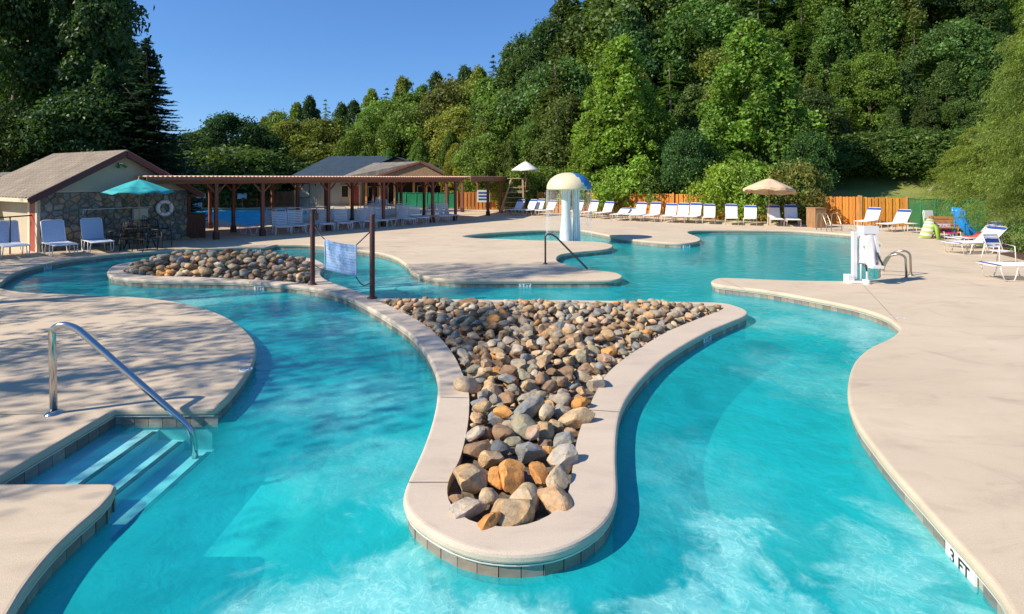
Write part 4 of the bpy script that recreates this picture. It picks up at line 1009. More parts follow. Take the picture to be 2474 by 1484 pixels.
# stones: clipped Voronoi cells, each its own piece
def voronoi(w_, h_, nx, ny, seed, jitter=0.42):
    rs = random.Random(seed); pts = [((i+.5+rs.uniform(-jitter, jitter)+(.5 if j % 2 else 0))*w_/nx, (j+.5+rs.uniform(-jitter, jitter)*.8)*h_/ny) for j in range(ny) for i in range(-1, nx+1)]
    cells = []
    for i, p in enumerate(pts):
        poly = [(0, 0), (w_, 0), (w_, h_), (0, h_)]
        for j, q in enumerate(pts):
            if i == j or abs(p[0]-q[0]) > 3*w_/nx or abs(p[1]-q[1]) > 3*h_/ny: continue
            mx_, my_ = (p[0]+q[0])/2, (p[1]+q[1])/2; nx_, ny_ = q[0]-p[0], q[1]-p[1]; out = []
            for k in range(len(poly)):
                a = poly[k]; b = poly[(k+1) % len(poly)]; da = (a[0]-mx_)*nx_+(a[1]-my_)*ny_; db = (b[0]-mx_)*nx_+(b[1]-my_)*ny_
                if da <= 0: out.append(a)
                if (da < 0) != (db < 0):
                    t = da/(da-db); out.append((a[0]+(b[0]-a[0])*t, a[1]+(b[1]-a[1])*t))
            poly = out
            if len(poly) < 3: break
        if len(poly) >= 3 and abs(area(poly)) > 0.006: cells.append(ccw(poly))
    return cells
STC = [(0.16, 0.15, 0.12), (0.13, 0.15, 0.14), (0.20, 0.17, 0.12), (0.11, 0.13, 0.13), (0.22, 0.20, 0.17), (0.10, 0.11, 0.09), (0.24, 0.19, 0.11), (0.14, 0.12, 0.10)]
for cell in voronoi(HW, EZ, 19, 10, 5, .5):
    c2 = offset(cell, 0.016); cx = sum(p[0] for p in c2)/len(c2); cy = sum(p[1] for p in c2)/len(c2); c3 = [(cx+(x-cx)*.82, cy+(y-cy)*.82) for x, y in c2]
    if abs(area(c2)) < 0.004: continue
    d0 = random.uniform(.02, .05); n = len(c2); mb = MB()
    vs = [(x, 0.0, y) for x, y in c2]+[(x, -d0*.7, y) for x, y in c2]+[(x, -d0-random.uniform(0, .012), y) for x, y in c3]
    fs = [(i, (i+1) % n, n+(i+1) % n, n+i) for i in range(n)]+[(n+i, n+(i+1) % n, 2*n+(i+1) % n, 2*n+i) for i in range(n)]+[tuple(2*n+i for i in range(n))]
    mb.add(vs, fs); o = mb.build('stone', M['stone'], hut); f = random.uniform(1.1, 1.75); c = random.choice(STC); o.color = (c[0]*f, c[1]*f, c[2]*f, 1)
# roof: two slopes with overhang, maroon rakes, cream eave fascia
def slope(x0, z0, x1, z1, y0, y1, th, name, mat, parent):
    mb = MB(); vs = [(x0, y0, z0), (x0, y1, z0), (x1, y1, z1), (x1, y0, z1)]; vs += [(x, y, z-th) for x, y, z in vs]
    mb.add(vs, [(0, 3, 2, 1), (4, 5, 6, 7), (0, 1, 5, 4), (1, 2, 6, 5), (2, 3, 7, 6), (3, 0, 4, 7)]); return mb.build(name, mat, parent)
OV = 0.45; sl = (AZ-EZ)/(HW/2); zov = EZ-OV*sl+.12
rf = slope(-OV, zov, HW/2, AZ+.12, -0.45, HL_+.3, 0.06, 'roof_slope', M['shingle'], hut)
slope(HW+OV, zov, HW/2, AZ+.12, -0.45, HL_+.3, 0.06, 'roof_slope', M['shingle'], hut)
for s_ in (0, 1):
    xa = -OV if s_ == 0 else HW+OV
    mb = MB(); mb.beam((xa, -.44, zov-.14), (HW/2, -.44, AZ-.02), 0.04, 0.2); mb.build('rake_board', M['maroon'], hut)
    mb = MB(); mb.beam((xa*1.0, -.42, zov-.1), (xa, HL_+.3, zov-.1), 0.05, 0.13); mb.build('eave_fascia', M['creamtrim'], hut)
mb = MB(); mb.add([(-OV, -.4, zov-.15), (HW/2, -.4, AZ-.06), (HW/2, 0.02, AZ-.06), (-OV, 0.02, zov-.15)], [(0, 1, 2, 3)]); mb.add([(HW/2, -.4, AZ-.06), (HW+OV, -.4, zov-.15), (HW+OV, 0.02, zov-.15), (HW/2, 0.02, AZ-.06)], [(0, 1, 2, 3)])
mb.build('soffit', M['maroon'], hut)
# flood lamp under the peak
lamp = empty('security_lamp'); lamp.location = hut.matrix_basis @ Vector((HW/2-.05, -.06, AZ-.42)); lamp.rotation_euler = hut.rotation_euler
tag(lamp, 'twin head floodlight fixed under the gable peak', 'lamp')
mb = MB(); mb.box((0, -.03, 0), (.12, .05, .12)); mb.build('base_plate', M['champagne'], lamp)
for s_ in (-1, 1):
    mb = MB(); mb.tube([(0, -.05, 0), (.08*s_, -.10, -.05), (.14*s_, -.15, -.1)], [.02, .03, .06], 10); mb.build('lamp_head', M['mesh_green'], lamp)
# thin white pipe along the stone wall and grey notice box
def in_hut(x, y, z): return hut.matrix_basis @ Vector((x, y, z))
def wall_thing(name, label, cat, x, z):
    e = empty(name); e.location = in_hut(x, -0.06, z); e.rotation_euler = hut.rotation_euler; return tag(e, label, cat)
bpy.context.view_layer.update()
o = wall_thing('wall_pipe', 'thin pale pipe running level across the stone wall', 'pipe', 1.2, 1.37)
mb = MB(); mb.tube([(0, -.03, -.2), (0, -.03, 0), (2.3, -.03, 0)], .014, 6); mb.build('pipe', M['paintwhite'], o)
# the wing with a flat roof further left
wing = empty('side_wing', (0, 0, 0)); wing.location = in_hut(0.1, HL_+0.3, 0); wing.rotation_euler = hut.rotation_euler
tag(wing, 'low wing with a shallow grey brown roof at the far left edge', 'building')
mb = MB(); mb.box((0.2, 4, 1.0), (2.6, 8, 2.0)); mb.build('wall', M['cream'], wing)
slope(-1.9, 2.05, 1.6, 2.75, 0.05, 8, 0.08, 'roof', M['shingle_brown'], wing)
mb = MB(); mb.beam((-1.9, 0.05, 1.95), (-1.9, 8, 1.95), .05, .14); mb.build('eave_fascia', M['creamtrim'], wing)
# orange timber lean-to, pickets beside it (far left)
lt = empty('timber_shed', (*P(28, 590), 0)); tag(lt, 'orange timber shed with a sloping roof edge beside the red door', 'shed')
lt.rotation_euler = hut.rotation_euler
mb = MB(); mb.add([(-1.3, 0, 0), (0.1, 0, 0), (0.1, 0, 1.95), (-1.3, 0, 1.35), (-1.3, 1.6, 0), (0.1, 1.6, 0), (0.1, 1.6, 1.95), (-1.3, 1.6, 1.35)], [(0, 1, 2, 3), (5, 4, 7, 6), (4, 0, 3, 7), (1, 5, 6, 2)])
mb.build('wall', wood('orange_shed_boards', (0.45, 0.22, 0.07)), lt)
slope(-1.6, 1.28, 0.15, 2.02, -0.25, 1.8, 0.06, 'roof', M['shingle_brown'], lt)
mb = MB(); mb.box((-0.35, -.03, .9), (.5, .05, 1.6)); mb.build('door', M['reddoor'], lt)
# black rail fence at the far left with one post
rl = empty('black_rail_fence', (*P(86, 606), 0)); tag(rl, 'thin black rail fence in front of the red door at the far left', 'fence')
d0 = (Vector(P(-60, 626))-Vector(P(86, 606)))
mb = MB(); mb.tube([(0, 0, 0), (0, 0, 1.28)], .025, 8); mb.build('post', M['black'], rl)
mb = MB(); mb.tube([(0, 0, 1.22), (d0.x, d0.y, 1.22)], .022, 8); mb.build('rail', M['black'], rl)
for k in (.45, .95):
    mb = MB(); mb.tube([(d0.x*k, d0.y*k, 0), (d0.x*k, d0.y*k, 1.22)], .02, 8); mb.build('post', M['black'], rl)

# ------------------------------------------------------------------ umbrellas
def umbrella(name, label, x, y, rimz, topz, rad, mat, pole_mat, tilt=(0, 0), n=8, z0=0.0, rz=0.2, droop=0.04, valance=0.0):
    r = empty(name, (x, y, z0), rz); tag(r, label, 'umbrella')
    mb = MB(); mb.tube([(0, 0, 0), (0, 0, topz+.05)], .024, 8); mb.build('pole', pole_mat, r)
    cn = empty('x') if False else None
    mt = Matrix.Translation((0, 0, rimz)) @ Matrix.Rotation(tilt[0], 4, 'X') @ Matrix.Rotation(tilt[1], 4, 'Y')
    ht = topz-rimz; vs = []; seg = n*4; rings = 6
    for i in range(rings+1):
        f = i/rings
        for k in range(seg):
            a = 2*math.pi*k/seg; rib = abs(math.cos(a*n/2)); rr_ = rad*f*(1-0.06*(1-rib))
            z = ht*(1-f**1.15) - droop*rad*math.sin(f*math.pi*.5)*(1-rib)*f
            vs.append(mt @ Vector((rr_*math.cos(a), rr_*math.sin(a), z)))
    fs = [(i*seg+k, i*seg+(k+1) % seg, (i+1)*seg+(k+1) % seg, (i+1)*seg+k) for i in range(rings) for k in range(seg)]
    mb = MB(); mb.add(vs, fs, True)
    if valance:
        o_ = len(mb.v); base = vs[-seg:]; mb.add([v+Vector((0, 0, 0)) for v in base]+[v-Vector((0, 0, valance)) for v in base], [(k, (k+1) % seg, seg+(k+1) % seg, seg+k) for k in range(seg)])
    c = mb.build('canopy', mat, r); md = c.modifiers.new('s', 'SOLIDIFY'); md.thickness = 0.008
    mb = MB(); mb.lathe([(0.001, ht+.12), (.03, ht+.09), (.02, ht+.04), (.05, ht)], (0, 0, 0), 10); o = mb.build('finial', pole_mat, r); o.matrix_local = mt
    for k in range(n):
        a = 2*math.pi*k/n; mb = MB(); mb.tube([mt @ Vector((0.05*math.cos(a), .05*math.sin(a), ht-.1)), mt @ Vector((rad*.5*math.cos(a), rad*.5*math.sin(a), ht*.5-.035)), mt @ Vector((rad*.97*math.cos(a), rad*.97*math.sin(a), -.03))], .010, 5)
        mb.build('rib', pole_mat, r)
    return r
ux, uy = P(336, 598)
umbrella('umbrella', 'teal market umbrella over the dark table beside the stone wall', ux, uy, PZ(464, uy), PZ(434, uy), 1.16, M['teal'], M['polewood'], droop=.07)
ux, uy = P(1857, 545)
umbrella('umbrella', 'tilted peach umbrella on a wooden pole behind the lounger row', ux, uy, PZ(458, uy), PZ(431, uy), 1.28, M['peach'], M['polewood'], tilt=(R(-5), R(6)), droop=.05, valance=.12)
ux, uy = P(1269, 515)
umbrella('umbrella', 'off white umbrella above the tall wooden lifeguard chair', ux, uy, PZ(412, uy), PZ(390, uy), 1.05, M['white_canvas'], M['polewood'], droop=.04, n=4, rz=.5)

# ------------------------------------------------------------------ patio table and chairs under the teal umbrella
px, py = P(338, 598)
tb_ = empty('patio_table', (px+.02, py-.02, 0)); tag(tb_, 'round dark patio table under the teal umbrella', 'table')
mb = MB(); mb.lathe([(0.03, .70), (.55, .70), (.57, .715), (.55, .73), (0.03, .73)], (0, 0, 0), 28); mb.build('table_top', M['darkcover'], tb_)
for a in (0.4, 1.97, 3.54, 5.11):
    mb = MB(); mb.tube([(.48*math.cos(a), .48*math.sin(a), 0), (.34*math.cos(a), .34*math.sin(a), .4), (.45*math.cos(a), .45*math.sin(a), .7)], .018, 6); mb.build('leg', M['darkcover'], tb_)
def patio_chair():
    r = empty('patio_chair')
    mb = MB(); mb.box((0, 0, .42), (.5, .48, .03)); mb.build('seat', M['darkcover'], r)
    mb = MB(); mb.tube([(-.24, .2, .42), (-.25, .3, .95), (-.1, .32, 1.04), (.1, .32, 1.04), (.25, .3, .95), (.24, .2, .42)], .016, 6)
    for k in range(6):
        x = -.2+.08*k; mb.tube([(x, .22, .44), (x, .31, 1.0)], .008, 5)
    for z in (.6, .75, .88): mb.tube([(-.24, .26, z), (.24, .26, z)], .008, 5)
    mb.build('backrest', M['darkcover'], r)
    for s_ in (-1, 1):
        mb = MB(); mb.tube([(s_*.25, .25, .66), (s_*.27, -.1, .66), (s_*.26, -.22, .6)], .018, 6); mb.build('armrest', M['darkcover'], r)
        mb = MB(); mb.tube([(s_*.25, -.22, .62), (s_*.25, -.24, 0)], .016, 6); mb.build('leg', M['darkcover'], r)
        mb = MB(); mb.tube([(s_*.24, .22, .44), (s_*.25, .3, 0)], .016, 6); mb.build('leg', M['darkcover'], r)
    return r
pc = patio_chair(); first = True
for u, v, rz, lab in ((283, 603, -1.3, 'dark patio chair at the left of the table under the teal umbrella'), (312, 606, -2.6, 'dark patio chair with its back to the pool, left of the umbrella pole'),
                      (352, 606, 2.8, 'dark patio chair with its back to the pool, right of the umbrella pole'), (388, 598, 1.5, 'dark patio chair below the life ring'), (330, 590, .1, 'dark patio chair between the table and the stone wall')):
    o = pc if first else copy_tree(pc); first = False
    o.location = (*P(u, v), 0); o.rotation_euler = (0, 0, rz); tag(o, lab, 'chair', 'dark patio chairs round the table')
# life ring on the wall
lr = wall_thing('life_ring', 'white life ring hanging on the right half of the stone wall', 'life ring', 3.95, 1.30)
mb = MB(); mb.tube([(.26*math.cos(a), -.05, .26*math.sin(a)) for a in [i*math.pi/14 for i in range(28)]], .075, 10, True); mb.build('ring', M['white'], lr)
for k in range(4):
    a = math.pi/4+k*math.pi/2; mb = MB()
    mb.tube([((.26+.078*math.cos(b))*math.cos(a), -.05-.078*math.sin(b), (.26+.078*math.cos(b))*math.sin(a)) for b in [i*math.pi/5 for i in range(10)]], .012, 4, True)
    mb.build('rope_band', M['blue'], lr)
o = wall_thing('notice_box', 'grey box on the stone wall behind the patio table', 'box', 3.05, 1.12)
mb = MB(); mb.box((0, -.06, 0), (.5, .12, .42)); mb.build('box', M['siding'], o); mb = MB(); mb.box((0, -.125, .18), (.54, .03, .05)); mb.build('lid', M['siding'], o)
# boulder at the wall corner
bx_, by_ = P(448, 580); put_rock(bx_, by_, .06, .17, 'tan', 'single tan boulder on the deck at the right corner of the stone wall', None)

# ------------------------------------------------------------------ slatted bins
def bin_(x, y, h, wd, mat, label, rz=0.3):
    r = empty('slatted_bin', (x, y, 0), rz); tag(r, label, 'bin'); n = max(4, int(wd/.095))
    mb = MB(); mb.box((0, 0, h*.48), (wd-.05, wd-.05, h*.93)); mb.build('liner', M['darkin'], r)
    for s_, (ax, ay) in enumerate(((0, -1), (1, 0), (0, 1), (-1, 0))):
        for k in range(n):
            q = -wd/2+(k+.5)*wd/n; c = (q, ay*wd/2, h/2) if ax == 0 else (ax*wd/2, q, h/2); d = (wd/n*.9, .02, h) if ax == 0 else (.02, wd/n*.9, h)
            mb = MB(); mb.box(c, d); mb.build('slat', mat, r)
    mb = MB(); mb.box((0, 0, h+.02), (wd+.05, wd+.05, .04)); mb.build('lid', mat, r)
bin_(*P(472, 574), 0.98, 0.66, M['bindark'], 'dark brown slatted bin beside the right end of the stone wall', .6)
bx_, by_ = P(1979, 551); bin_(bx_, by_+.3, .96, .62, M['bin'], 'tan slatted wooden bin at the right end of the lounger row', .2)

# ------------------------------------------------------------------ covered walkway (pavilion)
pts_front = [(522, 579), (636, 570.5), (792, 557.5), (924, 547), (1040, 537.5), (1100, 533.5)]
F0 = Vector(P(522, 579)); F1 = Vector(P(1100, 533.5)); fd = (F1-F0).normalized(); fn = Vector((-fd.y, fd.x))
pav = empty('covered_walkway', (F0.x, F0.y, 0), math.atan2(fd.y, fd.x)); tag(pav, 'long flat roofed red brown pavilion on slim posts beside the left pool', 'pavilion')
PL = (F1-F0).length; DP = 5.4; TZ = 2.42
x0 = -2.6; x1 = PL+.45
nc = int((x1-x0)/.04); mb = MB(); vs = []
for yy in (-.55, DP+.45):
    for i in range(nc+1):
        x = x0+(x1-x0)*i/nc; vs.append((x, yy, TZ+.135+.026*math.sin(i*math.pi/2)+(yy+.55)*0.004))
n_ = nc+1; mb.add(vs, [(i, i+1, n_+i+1, n_+i) for i in range(nc)], False)
o = mb.build('roof_sheet', M['pavroof'], pav); md = o.modifiers.new('s', 'SOLIDIFY'); md.thickness = .03; md.offset = -1
for yy in (0, DP*.5, DP):
    mb = MB(); mb.beam((x0+.1, yy, TZ-.075), (x1-.1, yy, TZ-.075), .1, .16); mb.build('beam', M['pavbeam'], pav)
mb = MB(); mb.beam((x0, -.54, TZ+.05), (x1, -.54, TZ+.05), .04, .13); mb.build('fascia', M['pavbeam'], pav)
mb = MB(); mb.beam((x1, -.54, TZ+.05), (x1, DP+.44, TZ+.05), .04, .13); mb.build('fascia', M['pavbeam'], pav)
for i in range(int((x1-x0)/.9)):
    mb = MB(); mb.beam((x0+.4+i*.9, -.5, TZ+.05), (x0+.4+i*.9, DP+.4, TZ+.05), .05, .1); mb.build('rafter', M['pavwood'], pav)
def pav_post(x, y, parent, h=TZ-.155, w_=.13):
    mb = MB(); mb.box((x, y, h/2), (w_, w_, h)); p = mb.build('post', M['pavwood'], parent)
    mb = MB(); mb.box((x, y, .13), (w_+.07, w_+.07, .26)); mb.box((x, y, .28), (w_+.035, w_+.035, .06)); mb.build('post_base', M['redpost'], p)
    mb = MB(); mb.beam((x-.02, y, h-.42), (x-.36, y, h-.02), .06, .06, (0, 1, 0)); mb.beam((x+.02, y, h-.42), (x+.36, y, h-.02), .06, .06, (0, 1, 0)); mb.build('brace', M['pavwood'], p)
for q in pts_front:
    d = (Vector(P(*q))-F0); pav_post(d.dot(fd), 0, pav)
for q in pts_front:
    d = (Vector(P(*q))-F0)
    for yy in (DP*.5, DP): pav_post(d.dot(fd)-.1, yy, pav)
# second roof section further back on the right
G0 = Vector(P(1112, 531)); G1 = Vector(P(1222, 507)); gd = (G1-G0).normalized()
pv2 = empty('back_walkway_roof', (G0.x, G0.y, 0), math.atan2(gd.y, gd.x)); tag(pv2, 'narrower red brown roof continuing behind the right end of the long pavilion', 'pavilion')
L2 = (G1-G0).length
mb = MB(); mb.box((L2/2, .9, 2.58), (L2+.3, 3.2, .05)); mb.build('roof_sheet', M['pavroof'], pv2)
mb = MB(); mb.box((L2/2, -.68, 2.42), (L2+.3, .06, .3)); mb.build('fascia', M['pavbeam'], pv2)
for x in (L2*.35, L2*.65, L2-.1):
    for y in (-.6, 2.3): pav_post(x, y, pv2, 2.5, .16)

# ------------------------------------------------------------------ bathhouse behind
BY0 = 50.0
def bx(u): return PX(u, BY0)
bh = empty('bathhouse', (0, BY0, 0)); tag(bh, 'cream and pale green bathhouse with a slate blue hipped roof and brown gable', 'building')
xl, xm, xr = bx(712), bx(822), bx(1092)
mb = MB(); mb.box(((xl+xm)/2, 3, 1.2), (xm-xl, 6, 2.4)); mb.build('wall', M['siding'], bh)
for i in range(20):
    x = xl+(xm-xl)*(i+.5)/20; mb = MB(); mb.box((x, -.03, 1.2), (.05, .05, 2.36)); mb.build('batten', M['siding'], bh)
mb = MB(); xc = bx(872); mb.box(((xm+xc)/2, 2.6, 1.2), (xc-xm, 5, 2.4)); mb.build('wall', M['cream'], bh)
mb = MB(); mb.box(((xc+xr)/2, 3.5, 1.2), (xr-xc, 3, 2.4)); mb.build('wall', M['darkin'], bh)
for u0, u1, v0, v1, nm in ((824, 842, 448, 476, 'window'), (848, 868, 448, 497, 'door'), (876, 900, 452, 478, 'window'), (908, 926, 452, 500, 'door'), (1000, 1040, 450, 470, 'window')):
    x_0, x_1, z_0, z_1 = bx(u0), bx(u1), max(0.02, PZ(v1, BY0)), PZ(v0, BY0); yy = .06 if u0 < 870 else 1.96
    mb = MB(); mb.box(((x_0+x_1)/2, yy, (z_0+z_1)/2), (x_1-x_0, .06, z_1-z_0)); f_ = mb.build(nm, M['darkin'] if nm == 'window' else M['reddoor'], bh)
    mb = MB()
    for a, b in (((x_0, z_0), (x_0, z_1)), ((x_1, z_0), (x_1, z_1)), ((x_0, z_1), (x_1, z_1))): mb.beam((a[0], yy-.05, a[1]), (b[0], yy-.05, b[1]), .08, .08, (0, 1, 0))
    mb.build('frame', M['creamtrim'], f_)
for u in (857, 893, 925, 960, 1005, 1035, 1070):
    mb = MB(); mb.box((bx(u), -1.2, 1.15), (.16, .16, 2.3)); mb.build('porch_post', M['fencepost'], bh)
# notice board on the siding
mb = MB(); mb.box((0, 0, 0), (1.0, .05, 1.25)); nb = mb.build('notice_board', M['siding'], bh); nb.location = (bx(735), -.09, 1.35)
mb = MB()
for a, b in (((-.5, -.62), (.5, -.62)), ((-.5, .62), (.5, .62)), ((-.5, -.62), (-.5, .62)), ((.5, -.62), (.5, .62))): mb.beam((a[0], -.04, a[1]), (b[0], -.04, b[1]), .05, .06, (0, 1, 0))
mb.build('frame', M['mesh_green'], nb)
# roofs
mb = MB(); z0 = 2.42; zr = PZ(378, BY0+4)
A_ = (bx(705), -1.6, z0); B_ = (bx(900), -1.6, z0); C_ = (bx(1010), 9, z0); D_ = (bx(705), 9.5, z0); R0 = (PX(795, BY0+4), 4, zr); R1 = (PX(950, BY0+4), 4, zr+.05)
mb.add([A_, B_, C_, D_, R0, R1], [(0, 1, 5, 4), (0, 4, 3), (4, 5, 2, 3), (1, 2, 5)]); mb.build('hip_roof', M['shingle_blue'], bh)
mb = MB(); g0, g1, gx, gz = PX(890, BY0-2), PX(1098, BY0-2), PX(1016, BY0-2), PZ(391, BY0-2)
xq = PX(815, BY0-2)
mb.add([(g0-.2, -2.0, 2.42), (gx, -2.0, gz), (g1, -2.0, 2.42), (gx, 6, gz), (g1, 6, 2.42), (g0-.2, 6, 2.42)], [(1, 2, 4, 3), (0, 1, 3, 5)])
mb.add([(xq, -2.02, 2.45), (g0+.1, -2.02, 2.45), (gx, -2.02, gz+.03), (PX(893, BY0), 1.5, gz)], [(0, 1, 2, 3)])
mb.build('gable_roof', M['shingle_brown'], bh)
mb = MB(); mb.add([(g0+.3, -1.9, 2.42), (g1-.4, -1.9, 2.42), (gx, -1.9, gz-.15)], [(0, 1, 2)]); mb.build('gable_wall', wood('gable_boards', (0.34, 0.22, 0.12)), bh)
for a in (g0, g1): mb = MB(); mb.beam((a, -2.03, 2.40), (gx, -2.03, gz-.02), .06, .16); mb.build('rake_board', M['shingle_brown'] if False else M['pavwood'], bh)
mb = MB(); q = PX(955, BY0+1); mb.add([(q-1.4, .8, gz-.05), (q, .8, gz+.55), (q+1.4, .8, gz-.05), (q, 4.5, gz+.55), (q-1.4, 4.5, gz-.05), (q+1.4, 4.5, gz-.05)], [(0, 1, 3, 4), (1, 2, 5, 3)])
mb.build('vent_roof', M['shingle_blue'], bh)
mb = MB(); mb.add([(q-1.2, .9, gz-.05), (q+1.2, .9, gz-.05), (q, .9, gz+.42)], [(0, 1, 2)]); mb.build('vent_gable', M['darkin'], bh)
# hanging ornament / fan shape in the porch opening is dark: a round dark canopy table set
# green windscreen fence
def mesh_fence(name, label, pa, pb, h, n, mat):
    a = Vector(pa); b = Vector(pb); r = empty(name, (a.x, a.y, 0), math.atan2((b-a).y, (b-a).x)); L = (b-a).length; tag(r, label, 'fence')
    for i in range(n):
        mb = MB(); mb.box((L*(i+.5)/n, .02, h/2+.03), (L/n-.05, .012, h-.06)); mb.build('screen_panel', mat, r)
    for i in range(n+1):
        mb = MB(); mb.tube([(L*i/n, 0, 0), (L*i/n, 0, h+.05)], .03, 6); mb.build('post', M['mesh_green'], r)
    mb = MB(); mb.tube([(0, 0, h), (L, 0, h)], .02, 6); mb.build('top_rail', M['mesh_green'], r)
mesh_fence('windscreen_fence', 'dark green windscreen fence under the bathhouse gable', P(955, 504), P(1108, 505), 1.28, 6, M['mesh_green'])
# board fences: every board a part
brd = {}
def board_fence(label, pa, pb, h, base_col, bw=.14, gap=.012, ztop=None, cat='fence', both=True):
    a = Vector(pa); b = Vector(pb); r = empty('board_fence', (a.x, a.y, 0), math.atan2((b-a).y, (b-a).x)); L = (b-a).length; tag(r, label, cat)
    n = min(285, int(L/(bw+gap))); st = L/n; mb = MB(); w_ = st-gap
    hw = w_/2; e = .03
    mb.add([(-hw, -.011, 0), (hw, -.011, 0), (hw, -.011, h-e), (hw-e, -.011, h), (-hw+e, -.011, h), (-hw, -.011, h-e), (-hw, .011, 0), (hw, .011, 0), (hw, .011, h-e), (hw-e, .011, h), (-hw+e, .011, h), (-hw, .011, h-e)],
           [(0, 1, 2, 3, 4, 5), (11, 10, 9, 8, 7, 6), (1, 7, 8, 2), (2, 8, 9, 3), (3, 9, 10, 4), (4, 10, 11, 5), (5, 11, 6, 0)])
    me = None
    for i in range(n):
        if me is None: o = mb.build('board', M['orange_fence'], r); me = o.data
        else: o = bpy.data.objects.new('board', me); COL.objects.link(o); o.parent = r
        o.location = (st*(i+.5), (.0 if i % 2 else -.05) if both else random.uniform(-.006, .006), random.uniform(-.015, .015)+.02)
        f = random.uniform(.78, 1.2); o.color = (base_col[0]*f, base_col[1]*f*random.uniform(.94, 1.06), base_col[2]*f, 1)
    m = max(2, int(L/2.4)+1)
    for i in range(m):
        mb = MB(); mb.box((L*i/(m-1), -.10, (h+.1)/2), (.09, .06, h+.1)); mb.build('post', M['fencepost'], r)
    for z in (.25, h-.3): mb = MB(); mb.box((L/2, .05, z), (L, .04, .09)); mb.build('rail', M['fencepost'], r)
ORG = (0.58, 0.215, 0.028)
pA, pB, pC = P(1300, 513), P(2090, 544), P(2188, 547.5)
g1_ = (pA[0]+(pB[0]-pA[0])*.985, pA[1]+(pB[1]-pA[1])*.985)
board_fence('orange stained board fence running behind the lounger row and the young trees', pA, g1_, 1.47, ORG)
board_fence('short orange board fence panel at the right, beyond the pale post', P(2078, 545), pC, 1.47, (0.62, 0.26, 0.03))
board_fence('orange brown board fence on the lawn side behind the lifeguard chair', P(1105, 506), P(1300, 508), 1.35, (0.44, 0.16, 0.03))
board_fence('reddish brown board fence along the back of the left pool', P(440, 501), P(712, 500), 1.32, (0.26, 0.09, 0.03), .16, .01, both=False)
# green mesh fence to the right of the boards
a = P(2190, 547.5); mesh_fence('green_mesh_fence', 'see through green mesh fence between the orange boards and the feathery tree', a, P(2380, 566), 1.45, 5, M['screen'])
# ------------------------------------------------------------------ loungers
def make_lounger(style, back=58, low=False):
    """local: +x towards the head, y across, foot end at x=-0.95"""
    fr = M['almond'] if style in ('row', 'strap') else M['whiteplastic']
    slg = {'row': M['sling'], 'strap': M['sling'], 'blue': M['slingblue'], 'plain': M['sling']}[style]
    r = empty('sun_lounger'); Z = .37; W2 = .31; hx0 = .38; L = .78; a = R(back)
    hp_ = (hx0+L*math.cos(a), Z+L*math.sin(a))
    for s_ in (-1, 1):
        pass
    mb = MB(); mb.tube([(hx0+.12, -W2, Z), (-.92, -W2, Z), (-.98, -W2+.06, Z), (-.98, W2-.06, Z), (-.92, W2, Z), (hx0+.12, W2, Z)], .016, 7); mb.build('seat_frame', fr, r)
    mb = MB(); mb.tube([(hx0, -W2+.01, Z), (hp_[0]-.04*math.cos(a), -W2+.01, hp_[1]-.04*math.sin(a)), (hp_[0], -W2+.07, hp_[1]), (hp_[0], W2-.07, hp_[1]), (hp_[0]-.04*math.cos(a), W2-.01, hp_[1]-.04*math.sin(a)), (hx0, W2-.01, Z)], .016, 7); mb.build('back_frame', fr, r)
    def panel(f0, f1, thick, mat, name, parent, up=.006, wd=W2*2-.04):
        p0 = (hx0+L*math.cos(a)*f0-up*math.sin(a), Z+L*math.sin(a)*f0+up*math.cos(a)); p1 = (hx0+L*math.cos(a)*f1-up*math.sin(a), Z+L*math.sin(a)*f1+up*math.cos(a))
        mb = MB(); mb.beam((p0[0], 0, p0[1]), (p1[0], 0, p1[1]), wd, thick); return mb.build(name, mat, parent)
    if style in ('strap', 'plain'):
        mb = MB(); n = 15
        for i in range(n): mb.box((-.93+(hx0+.93)*(i+.5)/n, 0, Z+.012), (.058 if style == 'strap' else .045, W2*2+.03, .008))
        for i in range(8):
            f = (i+.5)/9.5; mb.beam((hx0+L*math.cos(a)*(f-.035), 0, Z+L*math.sin(a)*(f-.035)+.012), (hx0+L*math.cos(a)*(f+.035), 0, Z+L*math.sin(a)*(f+.035)+.012), W2*2+.03, .008)
        mb.build('straps', slg, r)
        if style == 'strap':
          mb = MB(); mb.box((-.86, 0, Z+.02), (.10, W2*2+.035, .014)); mb.build('foot_strap', M['blue'], r)
    else:
        mb = MB(); mb.box(((hx0-.96)/2, 0, Z+.004), (hx0+.92, W2*2-.02, .010)); mb.build('seat_sling', slg, r)
        panel(.02, .97, .010, slg, 'back_sling', r)
    if style in ('row', 'strap'): panel(.80, .96, .022, M['blue'], 'headband', r, .010, W2*2-.01)
    for x_, sp in ((-.62, .2), (.22, .2)):
        for s_ in (-1, 1):
            mb = MB(); mb.tube([(x_-sp, s_*W2, Z), (x_-sp*.85, s_*(W2+.01), .20), (x_-sp*.55, s_*(W2+.01), .03), (x_, s_*(W2+.01), .018), (x_+sp*.55, s_*(W2+.01), .03), (x_+sp*.85, s_*(W2+.01), .20), (x_+sp, s_*W2, Z)], .014, 6); mb.build('leg', fr, r)
    mb = MB(); mb.tube([(hx0+L*.55*math.cos(a), -W2+.03, Z+L*.55*math.sin(a)), (hx0+.42, -W2+.03, Z-.05), (hx0+.42, W2-.03, Z-.05), (hx0+L*.55*math.cos(a), W2-.03, Z+L*.55*math.sin(a))], .011, 6); mb.build('back_prop', fr, r)
    return r
PROTO = {}
def lounger(style, x, y, heading, label, group, back=58):
    """heading: direction (2D) from head to foot"""
    key = (style, back)
    if key not in PROTO: PROTO[key] = o = make_lounger(style, back)
    else: o = copy_tree(PROTO[key])
    o.location = (x, y, 0); o.rotation_euler = (0, 0, math.atan2(-heading[1], -heading[0])+random.uniform(-.09, .09)); tag(o, label, 'lounger', group); return o
